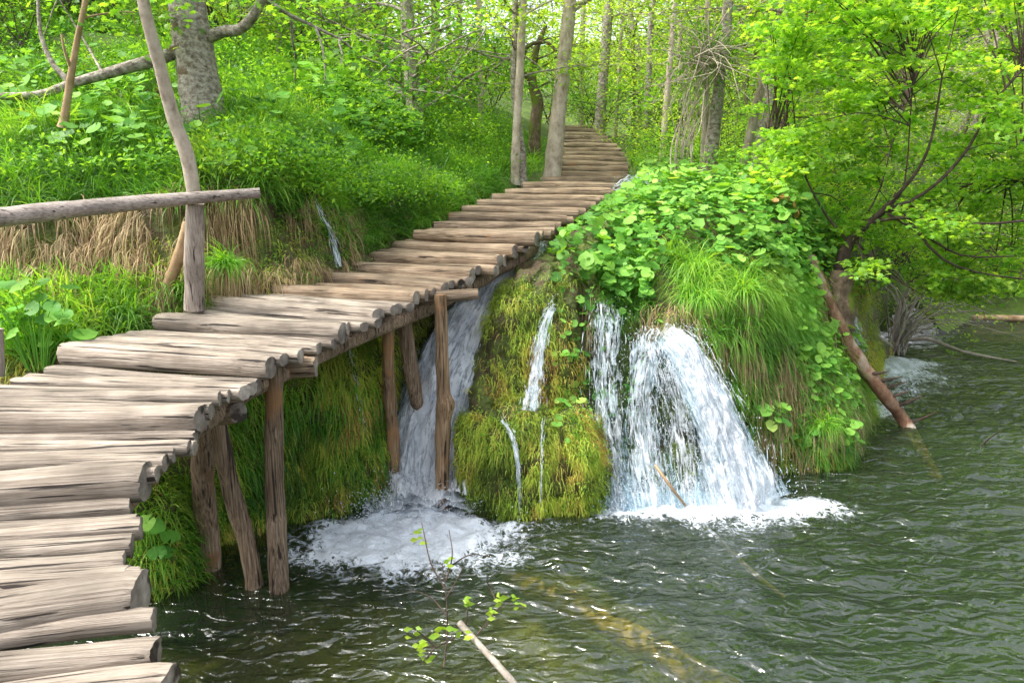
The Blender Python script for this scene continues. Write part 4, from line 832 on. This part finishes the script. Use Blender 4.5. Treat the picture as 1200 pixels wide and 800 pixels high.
# right maple leaning over the lake
LB = P(985, 345, 9.7)
mt = [LB + [0, 0, -.2], P(983, 320, 9.6), P(992, 290, 9.5), P(1010, 268, 9.4), P(1035, 248, 9.3)]
def B(*a): return [P(*q) for q in a]
limbs = [(B((1010, 268, 9.4), (1045, 235, 9.2), (1075, 200, 9.0), (1092, 160, 8.9), (1104, 90, 8.8)), .05, .01, True),
         (B((1020, 260, 9.35), (1060, 255, 9.1), (1110, 258, 8.9), (1160, 262, 8.8), (1230, 255, 8.7)), .04, .012, True),
         (B((1035, 248, 9.3), (1085, 225, 9.1), (1130, 180, 9), (1165, 120, 9), (1210, 70, 9)), .04, .01, True),
         (B((1035, 248, 9.3), (1080, 240, 9.4), (1140, 215, 9.5), (1210, 210, 9.6)), .035, .01, True),
         (B((1000, 275, 9.45), (1030, 225, 9.6), (1045, 170, 9.7), (1070, 100, 9.8)), .03, .008, True),
         (B((1005, 270, 9.4), (1045, 240, 9.2), (1060, 215, 9.1), (1066, 150, 9.0), (1072, 60, 9.0)), .025, .006, True),
         (B((1060, 250, 9.1), (1100, 300, 8.9), (1150, 320, 8.8), (1230, 330, 8.8)), .03, .008, True),
         (B((1040, 250, 9.2), (1090, 280, 9.1), (1130, 300, 9.0), (1190, 300, 8.9)), .03, .008, True),
         (B((1000, 280, 9.5), (1040, 320, 9.3), (1080, 345, 9.2)), .025, .006, True),
         (B((1000, 275, 9.5), (1010, 300, 9.2), (1020, 345, 9.2)), .025, .006, True),
         (B((995, 285, 9.5), (960, 240, 9.8), (930, 180, 10), (900, 150, 10.2)), .03, .008, True)]
limbs = [(l[0], l[1]*.62, l[2], l[3]) for l in limbs]
lpts = np.concatenate([resample(l[0], 30)[10:] for l in limbs]); ext = []
for k in range(270):
    px, py = R.uniform(890, 1260), R.uniform(-60, 340)
    if py > 205 and px < 985: continue
    e_ = P(px, py, R.uniform(8.6, 12.0)); j = np.argmin(np.linalg.norm(lpts - e_, axis=1) + R.random(len(lpts))*1.3); s_ = lpts[j]; d_ = e_ - s_
    dn = np.linalg.norm(d_); drp = np.array([0, 0, -.12])
    tip = e_ + nrm(d_*[1, 1, .2])*R.uniform(.25, .5) + drp
    limbs.append(([s_, s_ + d_*.5 + [0, 0, .12*dn], e_, tip], .006 + .0025*dn, .002, False))
    tw_ = resample([s_ + d_*.55 + [0, 0, .11*dn], e_, tip], 9)
    sd_ = nrm(np.cross(nrm(d_*[1, 1, .2]), [0, 0, 1]))
    for q_ in tw_:
        for w_ in (-1, 0, 1): ext.append(q_ + sd_*w_*R.uniform(.08, .22) + [0, 0, R.normal()*.02 - abs(w_)*.03])
ext = np.array(ext)
make_tree('maple_tree', 'maple with dark spreading branches leaning out over the lake on the right', 'tree', mt, [.10, .085, .07, .055, .04], 'darkbark', 0, 0, 'youngmaple', 5, .075, .080, MAPLE, limbs=limbs, tips_extra=list(ext), flat=.3)
# mossy stump where the log leans
sp_ = empty('tree_stump', P(985, 360, 9.3)); tag(sp_, 'mossy stump at the head of the fallen log', 'stump')
part_tube(sp_, 'stump_body', [P(984, 385, 9.2), P(984, 345, 9.25), P(987, 318, 9.3)], [.19, .17, .12], 'mossbark', rough=.25)

# fallen log
fl = empty('fallen_log', W(1065, 500)); tag(fl, 'reddish fallen log with broken branch stubs sloping into the lake', 'fallen log')
lp = [P(950, 300, 9.15), P(966, 340, 9.0), P(985, 385, 8.95), P(1008, 425, 8.9), P(1036, 462, 8.85), P(1066, 500, 8.8) + [0, 0, -.03], W(1105, 530) + [0, 0, -.35]]
part_tube(fl, 'trunk', lp, [.05, .07, .085, .09, .085, .075, .05], 'redbark', 16, 40, .15)
for (a, b, c, d) in [((1020, 445), (1045, 448)), ((1030, 455), (1048, 440)), ((1028, 458), (1050, 453)), ((1036, 465), (1052, 463)), ((1046, 475), (1068, 469)), ((1060, 495), (1083, 488)), ((1018, 440), (1028, 441))] and [(1022, 448, 1044, 446), (1028, 456, 1049, 452), (1036, 466, 1052, 463), (1046, 477, 1068, 468), (1062, 497, 1084, 487), (1016, 438, 1028, 440)]:
    part_tube(fl, 'branch_stub', [P(a, b, 8.85), P((a+c)/2+8, (b+d)/2 - 2, 8.78), P(c+14, d-5, 8.72)], [.026, .02, .005], 'darkbark', 7, 8, .1)

# bare bush on the far shore + drift branches
bb = empty('bare_bush', W(1045, 412)); tag(bb, 'bleached arching bare stems on the far bank behind the fallen log', 'bush')
mb = MB()
for k in range(46):
    a = R.uniform(-.25, 1.0); s = R.uniform(.7, 2.2); h = R.uniform(.5, 1.5)
    tube_rel(mb, [(R.normal()*.08, R.normal()*.1, -.05), (a*s*.25, R.normal()*.2, h*.7), (a*s*.8, R.normal()*.3, h), (a*s*1.3, R.normal()*.4, h*.7)], R.uniform(.008, .024), .004, 5, 10, 0)
mb.build('stems', M['whitewood'], bb)
mb = MB(); leaves_at(mb, R.normal(size=(60, 3))*[.7, .3, .4] + [.7, 0, .9], 12, .16, .07, LEAF, .6); mb.build('leaves', M['beech'], bb)
def stick(name, label, cat, pts, rad, mat='whitewood', **kw):
    r = empty(name, pts[0]); tag(r, label, cat); q = resample(np.array(pts) - pts[0], 20); mb = MB()
    tube(mb, q, np.interp(np.linspace(0, 1, 20), np.linspace(0, 1, len(rad)), rad), 10, .1, 5); mb.build('wood', M[mat], r); return r
stick('drift_branch', 'long bleached branch lying on the water from the bare bush', 'branch', [W(1050, 400), W(1085, 404) + [0, 0, .12], W(1130, 416) + [0, 0, .06], W(1192, 424) + [0, 0, .0]], [.045, .035, .03, .012])
stick('drift_branch', 'thin grey branch sloping down left of the bare bush', 'branch', [P(1004, 380, 12), P(1030, 395, 12.2), W(1050, 410)], [.02, .03, .03])
stick('shore_log', 'tan log lying along the far shoreline', 'log', [W(1100, 377) + [0, 0, .05], W(1150, 376) + [0, 0, .08], W(1230, 377) + [0, 0, .05]], [.06, .07, .08], 'tanbark')
stick('twig', 'small dark twig sticking out of the open lake on the right', 'twig', [W(1149, 527) + [0, 0, -.05], W(1152, 520), P(1174, 503, 7.9)], [.012, .010, .004], 'darkbark')
# submerged logs
stick('sunken_log', 'thick golden brown log lying under the water in the foreground', 'log', [W(590, 674, -.42), W(650, 700, -.15), W(730, 740, -.165), W(800, 782, -.165), W(880, 825, -.17)], [.06, .10, .105, .10, .10], 'goldbark')
stick('sunken_branch', 'thin branch slanting from the right fall down under the water', 'branch', [P(768, 545, 6.35), P(790, 575, 6.2), W(812, 602, -.08), W(850, 638, -.30), W(880, 668, -.42), W(920, 700, -.55)], [.014, .014, .013, .022, .025, .015], 'tanbark')
# foreground stick with leaves
fs = empty('leafy_stick', W(600, 800)); tag(fs, 'grey stick with thin twigs and a few lime leaves in the near water', 'stick')
part_tube(fs, 'stick_body', [W(625, 832, -.1), P(600, 798, 3.75), P(568, 762, 3.95), P(538, 729, 4.1)], [.024, .022, .02, .022], 'whitewood', 10, 20, .05)
mb = MB(); tipsl = []
tw = [[(545, 738, 4.1), (530, 748, 4.0), (510, 758, 4.0), (500, 757, 4.0)], [(555, 748, 4.05), (570, 730, 4.1), (585, 712, 4.1), (598, 706, 4.1)], [(520, 782, 3.9), (524, 740, 4.1), (523, 700, 4.2), (518, 660, 4.3)], [(523, 700, 4.2), (535, 680, 4.3), (545, 660, 4.35)], [(522, 690, 4.2), (505, 660, 4.3), (497, 625, 4.4), (494, 612, 4.45)],
      [(523, 680, 4.25), (530, 650, 4.3), (526, 620, 4.4)], [(510, 758, 4.0), (497, 745, 4.0), (488, 738, 4.0)], [(510, 758, 4.0), (500, 770, 3.95), (492, 778, 3.95)], [(585, 712, 4.1), (575, 690, 4.2), (570, 680, 4.2)], [(545, 738, 4.1), (548, 715, 4.1), (546, 702, 4.15)], [(523, 720, 4.1), (505, 700, 4.2), (480, 690, 4.25)], [(525, 665, 4.3), (550, 650, 4.3), (575, 652, 4.35)]]
for t in tw: tube_rel(mb, rel([P(*q) for q in t], fs), .006, .0025, 5, 10, 0)
mb.build('twigs', M['darkbark'], fs)
lc = np.array([P(*q) for q in [(490, 738, 4), (484, 745, 4), (492, 765, 3.95), (497, 775, 3.95), (494, 752, 3.95), (510, 738, 4), (522, 742, 4), (536, 735, 4), (548, 708, 4.1), (546, 700, 4.1), (550, 745, 4), (580, 705, 4.1), (588, 700, 4.1), (600, 705, 4.1), (607, 708, 4.1), (578, 716, 4.1), (490, 620, 4.4), (494, 632, 4.4), (524, 660, 4.3)]]) - np.array(fs.location)
mb = MB(); c = np.repeat(lc, 3, 0) + R.normal(size=(len(lc)*3, 3))*.02; scatter(mb, *LEAF, c, R.normal(size=c.shape)*.5 + [0, -.8, .5], R.uniform(.04, .075, len(c)), spin=np.tile([0, 0, -1.], (len(c), 1))); mb.build('leaves', M['lime'], fs)

# background copies: shrubs and trees
def proto_tree(seed, h, r, mat, leafm, nb, blen, per, spread, size, t0, name='tree', el=(.0, .6), sub=1, cat='tree'):
    pts = [(0, 0, -.3), (R.normal()*.1, R.normal()*.1, h*.25), (R.normal()*.25, R.normal()*.25, h*.5), (R.normal()*.35, R.normal()*.35, h*.75), (R.normal()*.4, R.normal()*.4, h)]
    return make_tree(name, 'x', cat, pts, [r, r*.85, r*.7, r*.5, r*.25], mat, nb, blen, leafm, per, spread, size, LEAF, t0, sub, el=el, sides=9)
protos = [proto_tree(0, 8.5, .14, 'bark', 'beech', 26, 3.0, 10, .30, .11, .12), proto_tree(1, 7.5, .10, 'palebark', 'beech', 24, 2.6, 10, .30, .10, .10), proto_tree(2, 9.5, .18, 'bark', 'maple', 30, 3.4, 10, .34, .12, .12), proto_tree(3, 7, .08, 'mossbark', 'beech', 24, 2.5, 11, .30, .10, .06)]
def shrubproto(leafm):
    root = empty('shrub'); tag(root, 'x', 'shrub'); mb = MB(); tips = []
    for k in range(9):
        a = R.random()*6.28; grow(mb, (R.normal()*.15, R.normal()*.15, -.1), (math.cos(a)*.6, math.sin(a)*.6, 1), R.uniform(1.6, 2.8), .02, 1, tips, .3, 5)
    mb.build('stems', M['darkbark'], root); mb = MB(); leaves_at(mb, np.array(tips), 8, .2, .085, LEAF, .5); mb.build('crown', M[leafm], root); return root
sprotos = [shrubproto('beech'), shrubproto('deepleaf'), shrubproto('maple')]
used = set()
def place(protolist, k, x, y, sc, label, group):
    p = protolist[k % len(protolist)]; key = p.name
    o = p if key not in used else copy_tree(p); used.add(key)
    z = float(hz(np.array([x]), np.array([y]))[0])
    o.location = (x, y, z); o.rotation_euler = (0, 0, R.random()*6.28); o.scale = (sc, sc, sc*R.uniform(.9, 1.1)); tag(o, label, None, group); return o
TL = 'leafy tree of the dense bright green wood in the background'
k = 0
for (x, y, s) in [(-13, 15, 1), (-10, 18, 1), (-7, 17, 1), (-9.5, 13.5, .75), (-5.5, 20, 1), (-3.8, 17.5, .8), (-12, 22, 1.2), (-8, 24, 1.1), (-4.5, 26, 1.1), (-16, 26, 1.3), (-2.2, 22, .8), (5.6, 18, .75), (6, 24, 1), (4.9, 21.5, .9), (6.6, 19.6, .9), (4.2, 26, 1), (5.0, 30, 1.1), (8, 21, 1), (10, 25, 1.1), (7.8, 18, .8), (12.5, 21, 1), (15, 20, 1), (13, 27, 1.3), (18, 24, 1.2), (21, 22, 1.1), (17.5, 19.5, .9),
                  (10, 31, 1.2), (-9, 32, 1.3), (6, 38, 1.3), (16, 33, 1.3), (23, 30, 1.4), (28, 25, 1.3), (11.5, 18.8, .8), (14.5, 18.6, .85), (-14, 12, .9), (12, 42, 1.5), (20, 42, 1.5), (-16, 36, 1.5), (-6, 44, 1.5), ]:
    place(protos, k, x, y, s, TL, 'background trees of the wood'); k += 1
SL = 'leafy shrub in the undergrowth between the background trunks'
for k, (x, y, s) in enumerate([(3.75, 14.2, .55), (4.4, 15.6, .8), (5.6, 17.2, 1.1), (4.2, 17.4, .9), (5.2, 22, 1.3), (3.9, 21, 1.0), (-10, 12, 1), (-8, 14, 1.1), (-6.5, 12.8, .8), (-5.4, 14.5, 1), (-4.3, 15.5, 1), (-3.2, 14.3, .75), (-2.2, 16.5, .9), (-1.5, 19, 1), (-.8, 22, 1), (-4, 20, 1.2), (4.8, 19.4, .9), (5.0, 14.8, .6), (5.2, 16, .8), (6, 14.8, .8), (6.8, 16.6, 1), (7.6, 15.4, .9), (8.6, 16.5, 1), (9.6, 17.2, 1), (10.6, 17.6, 1), (11.8, 18, 1.1), (13, 18.2, 1.1), (14.5, 18.4, 1.2), (16.5, 18.7, 1.2), (19, 19, 1.3), (5, 20, 1.1), (2.8, 24, 1), (1.4, 28, 1.1), (-11, 15, 1.1), (-13, 11, 1), (-7, 10.8, .6), (-9.2, 9.6, .6), (6.6, 13.9, .7), (7.3, 14.1, .7), (5.4, 12.7, .6), (-1.4, 25, 1.1), (3.2, 29, 1.2)]):
    place(sprotos, k, x, y, s, SL, 'undergrowth shrubs')

# far wood as one mass
mb = MB(); N = 2600
x = R.uniform(-60, 70, N); y = R.uniform(46, 62, N); z = hz(x, y) + R.uniform(0, 16, N)
c = np.stack([x, y, z], -1)[fbm(np.stack([x, y, z], -1), .15, 2) > -.25]
leaves_at(mb, c, 26, 1.0, .42, LEAF, .6, 1.0); tag(mb.build('far_woods', M['beech']), 'pale far wood closing the view behind the trees', 'woods', kind='stuff')

# ---------------------------------------------------------------- waterfalls
_SX, _SY = proj(S)
def snap(px, py, off):
    """surface point of the bank seen at this measured spot, stepped off by off metres"""
    d = (_SX-px)**2 + (_SY-py)**2; k = np.argsort(d.ravel())[:12]; q = S.reshape(-1, 3)[k]; c = q[np.argmin(q[:, 1])]
    return P(px, py, c[1] - off)
OCT = np.array([(1, 0, 0), (-1, 0, 0), (0, 1, 0), (0, -1, 0), (0, 0, 1), (0, 0, -1)], float)
OCF = [np.array([[0, 2, 4], [2, 1, 4], [1, 3, 4], [3, 0, 4], [2, 0, 5], [1, 2, 5], [3, 1, 5], [0, 3, 5]])]
def fall(label, path, wid, dens=.2, streaks=400, drops=300, depth=.08, layers=2, name='waterfall', sd=[0], strand=.3, slen=(.02, .10)):
    """path: (px,py,Y | None = water level | 's' = on the bank surface); wid: half width in metres per knot; dens 0..1 = how closed the sheet is"""
    pts = np.array([snap(q[0], q[1], .12) if q[2] == 's' else P(*q) if q[2] else W(q[0], q[1]) for q in path]); m = 90
    c = resample(pts, m); w = np.interp(np.linspace(0, 1, m), np.linspace(0, 1, len(wid)), wid)
    ln = np.concatenate([[0], np.cumsum(np.linalg.norm(np.diff(c, axis=0), axis=1))])
    T = nrm(np.gradient(c, axis=0)); side = nrm(np.cross(T, [0, -.6, .8])); out = nrm(np.cross(side, T)); out = np.where(out[:, 1:2] > 0, -out, out)
    mb = MB(); fu, fv = [], []; K = max(9, int(w.max()*2/.018))
    for l in range(layers):
        sd[0] += 1; s_ = np.linspace(-1, 1, K); Sg, I = np.meshgrid(s_, np.arange(m), indexing='ij')
        U = Sg*w[I]; Vv = ln[I]; q3 = np.stack([U*9 + sd[0]*13, Vv*3, 0*U], -1)
        dsp = depth*(l/ max(1, layers-1) if layers > 1 else .5)*(1-Sg**2*.7) + (.035 + .02*l)*fbm(q3, 1, 4)*np.minimum(1, w[I]*6)
        q = c[I] + side[I]*(U + .02*fbm(q3+50, 1, 2)*np.minimum(1, w[I]*6))[..., None] + out[I]*dsp[..., None]
        r_ = dens - .46*np.abs(Sg)**3 - .1*l - .35*np.clip(1 - Vv/.06, 0, 1)*0
        fu.append((U + sd[0]*7.7).ravel()); fv.append((Vv*1.0 + sd[0]*3.1).ravel())
        mb.add(q, [gridfaces(K, m)], r_.ravel(), 0)
    def dash(n_, l0, l1, th0, th1, jit):
        t = R.random(n_)**.85; i = (t*(m-1)).astype(int); s = np.clip(R.normal(size=n_)*.55, -1.15, 1.15)
        q = c[i] + side[i]*(s*w[i])[:, None] + out[i]*(R.uniform(-.1, 1.1, n_)*depth + R.random(n_)**3*jit)[:, None]
        L_ = R.uniform(l0, l1, n_); th = R.uniform(th0, th1, n_); d = nrm(T[i] + R.normal(size=(n_, 3))*.12); a = nrm(np.cross(d, R.normal(size=(n_, 3)))); b = np.cross(d, a)
        V = q[:, None] + a[:, None]*OCT[None, :, 0:1]*th[:, None, None] + b[:, None]*OCT[None, :, 1:2]*th[:, None, None] + d[:, None]*OCT[None, :, 2:3]*L_[:, None, None]
        off = (np.arange(n_)*6)[:, None, None]; mb.add(V.reshape(-1, 3), [(OCF[0][None] + off).reshape(-1, 3)], np.repeat(R.uniform(.2, 1, n_), 6), 1); fu.append(np.zeros(n_*6)); fv.append(np.zeros(n_*6))
    if streaks: dash(int(streaks*.35), slen[0], slen[1]*1.2, .001, .0035, .06)
    if drops: dash(int(drops*.55), .003, .010, .0015, .005, .16)
    o = mb.build(name, [M['sheet'], M['fall']], extra={'fu': np.concatenate(fu), 'fv': np.concatenate(fv)}); tag(o, label, 'waterfall'); o['kind'] = 'structure'; return o
fall('broad white cascade rushing down under the boardwalk behind the posts', [(630, 291, 8.8), (612, 304, 8.35), (588, 335, 7.95), (562, 375, 7.6), (538, 420, 7.35), (520, 470, 7.1), (508, 520, 6.9), (502, 570, 6.68), (499, 604, None)], [.14, .17, .26, .35, .42, .46, .48, .50, .64], .68, 4200, 5200, .20, 4)
fall('narrow fall down the mossy buttress left of the twin falls', [(648, 360, 7.2), (641, 372, 6.98), (634, 400, 6.88), (628, 440, 6.72), (622, 480, 's')], [.04, .055, .07, .085, .13], .32, 300, 260, .05, 2)
fall('thin film of water spreading over the ledge above the mossy boulder', [(622, 474, 6.9), (618, 479, 6.76), (613, 483, 6.62)], [.10, .26, .30], .20, 60, 60, .01, 1)
fall('left trickle down the mossy boulder', [(588, 492, 's'), (600, 512, 's'), (607, 545, 's'), (609, 606, None)], [.02, .03, .025, .03], .30, 90, 120, .03, 2)
fall('right trickle down the mossy boulder', [(636, 494, 's'), (635, 520, 's'), (634, 560, 's'), (632, 606, None)], [.012, .015, .015, .02], .25, 50, 60, .02, 1)
fall('stringy veil of water left of the arching fall', [(710, 362, 7.4), (711, 380, 7.15), (709, 430, 7.0), (713, 500, 6.8), (722, 550, 6.7), (732, 598, None)], [.18, .20, .21, .22, .25, .32], .24, 700, 1300, .10, 2)
fall('white veil falling straight down beside the arching fall', [(762, 398, 7.15), (758, 412, 6.9), (752, 470, 6.72), (756, 530, 6.6), (768, 598, None)], [.17, .20, .20, .22, .32], .30, 900, 1800, .10, 2)
fall('arching white fall that sweeps right into the pool', [(782, 398, 7.15), (794, 404, 6.92), (812, 430, 6.78), (832, 476, 6.62), (852, 530, 6.52), (872, 596, None)], [.17, .20, .22, .25, .32, .56], .50, 2000, 3200, .12, 3)
fall('sparse drops across the dark hollow between the two right falls', [(775, 410, 6.9), (785, 450, 6.75), (797, 500, 6.7), (808, 594, None)], [.14, .2, .24, .28], .24, 700, 2000, .10, 1)
fall('small fall running down behind the lakeward side of the mound', [(960, 385, 's'), (968, 408, 's'), (978, 430, 's'), (992, 452, 's')], [.03, .04, .04, .06], .35, 120, 60, .04, 2)
fall('white fall between the mound and the fallen log', [(994, 355, 9.9), (1000, 380, 9.6), (1008, 410, 9.5), (1014, 450, None)], [.06, .07, .08, .14], .38, 200, 150, .06, 2)
fall('grey trickle on the bank left of the boardwalk', [(372, 240, 's'), (380, 258, 's'), (391, 282, 's'), (398, 312, 's')], [.02, .025, .04, .05], .22, 60, 60, .03, 2)
fall('faint trickle down the cliff under the boardwalk', [(404, 392, 's'), (413, 425, 's'), (420, 460, 's'), (428, 500, 's')], [.02, .03, .03, .03], .08, 40, 60, .02, 1)
fall('white rapids where the stream leaves the pond above the mound', [(775, 208, 12.6), (752, 216, 11.8), (730, 226, 11.3)], [.12, .25, .25], .4, 300, 200, .12, 2)
# splash droplets rising at the feet of the falls
mb = MB(); N = 5200; cs = [(500, 600, .40), (470, 600, .3), (770, 585, .45), (845, 585, .40), (728, 588, .2)]
ci = R.integers(0, len(cs), N); q = np.array([W(cs[i][0], cs[i][1]) for i in ci]) + R.normal(size=(N, 3))*np.array([[cs[i][2], .16, 0] for i in ci]); q[:, 2] = np.abs(R.normal(size=N))*.12
oc = np.array([(1, 0, 0), (-1, 0, 0), (0, 1, 0), (0, -1, 0), (0, 0, 1), (0, 0, -1)], float)
scatter(mb, oc, [np.array([[0, 2, 4], [2, 1, 4], [1, 3, 4], [3, 0, 4], [2, 0, 5], [1, 2, 5], [3, 1, 5], [0, 3, 5]])], q, R.normal(size=(N, 3)), R.uniform(.002, .009, N))
tag(mb.build('spray', M['fall']), 'white spray and froth thrown up at the feet of the falls', 'spray', kind='stuff')

# dead leaves near the big trunk, orange leaves on the mound
mb = MB(); p, n = hillpts(260, [(135,105),(190,110),(200,150),(150,160)], 7, 12)
if len(p): scatter(mb, *LEAF, p + [0, 0, .06], n + R.normal(size=p.shape)*.4, R.uniform(.05, .09, len(p)))
p, n = sample(14, [(890,255),(930,255),(930,290),(880,280)], .5, 1.0); scatter(mb, *BUT, p + [0, -.05, .32], n + R.normal(size=p.shape)*.3, .06)
tag(mb.build('dead_leaves', M['orange']), 'withered orange and tan leaves on the slope', 'leaves', kind='stuff')

# ---------------------------------------------------------------- light, sky, camera
w = bpy.data.worlds.new('World'); SC.world = w; w.use_nodes = True; nt = w.node_tree; nt.nodes.clear()
sky = nt.nodes.new('ShaderNodeTexSky'); sky.sky_type = 'NISHITA'; sky.sun_disc = False
ELV, AZ = math.radians(58), math.radians(-98)
sky.sun_elevation = ELV; sky.sun_rotation = AZ; sky.air_density = 1.0; sky.dust_density = 4.0; sky.ozone_density = .6
hs = nt.nodes.new('ShaderNodeHueSaturation'); hs.inputs['Saturation'].default_value = .35; nt.links.new(sky.outputs[0], hs.inputs['Color'])
bg = nt.nodes.new('ShaderNodeBackground'); bg.inputs['Strength'].default_value = .15; nt.links.new(hs.outputs[0], bg.inputs['Color'])
ow = nt.nodes.new('ShaderNodeOutputWorld'); nt.links.new(bg.outputs[0], ow.inputs['Surface'])
sl = bpy.data.lights.new('sun', 'SUN'); sl.energy = 1.7; sl.angle = math.radians(14); sl.color = (1, .96, .88)
so = bpy.data.objects.new('sun', sl); C.objects.link(so)
sd = Vector((math.sin(AZ)*math.cos(ELV), math.cos(AZ)*math.cos(ELV), math.sin(ELV)))   # towards the sun
so.rotation_euler = sd.to_track_quat('Z', 'Y').to_euler(); so.location = (0, 0, 20)
cam = bpy.data.cameras.new('camera'); cam.sensor_width = 36; cam.lens = F/1200*36; cam.clip_end = 400; cam.clip_start = .05
co = bpy.data.objects.new('camera', cam); C.objects.link(co); co.location = (0, 0, H); co.rotation_euler = (math.pi/2 - PITCH, 0, 0); SC.camera = co
SC.view_settings.view_transform = 'Standard'; SC.view_settings.look = 'None'; SC.view_settings.exposure = 1.70; SC.view_settings.gamma = 1
SC.cycles.use_denoising = True; SC.cycles.denoising_prefilter = 'ACCURATE'; SC.cycles.max_bounces = 6; SC.cycles.diffuse_bounces = 3; SC.cycles.transparent_max_bounces = 16; SC.cycles.caustics_reflective = False; SC.cycles.caustics_refractive = False
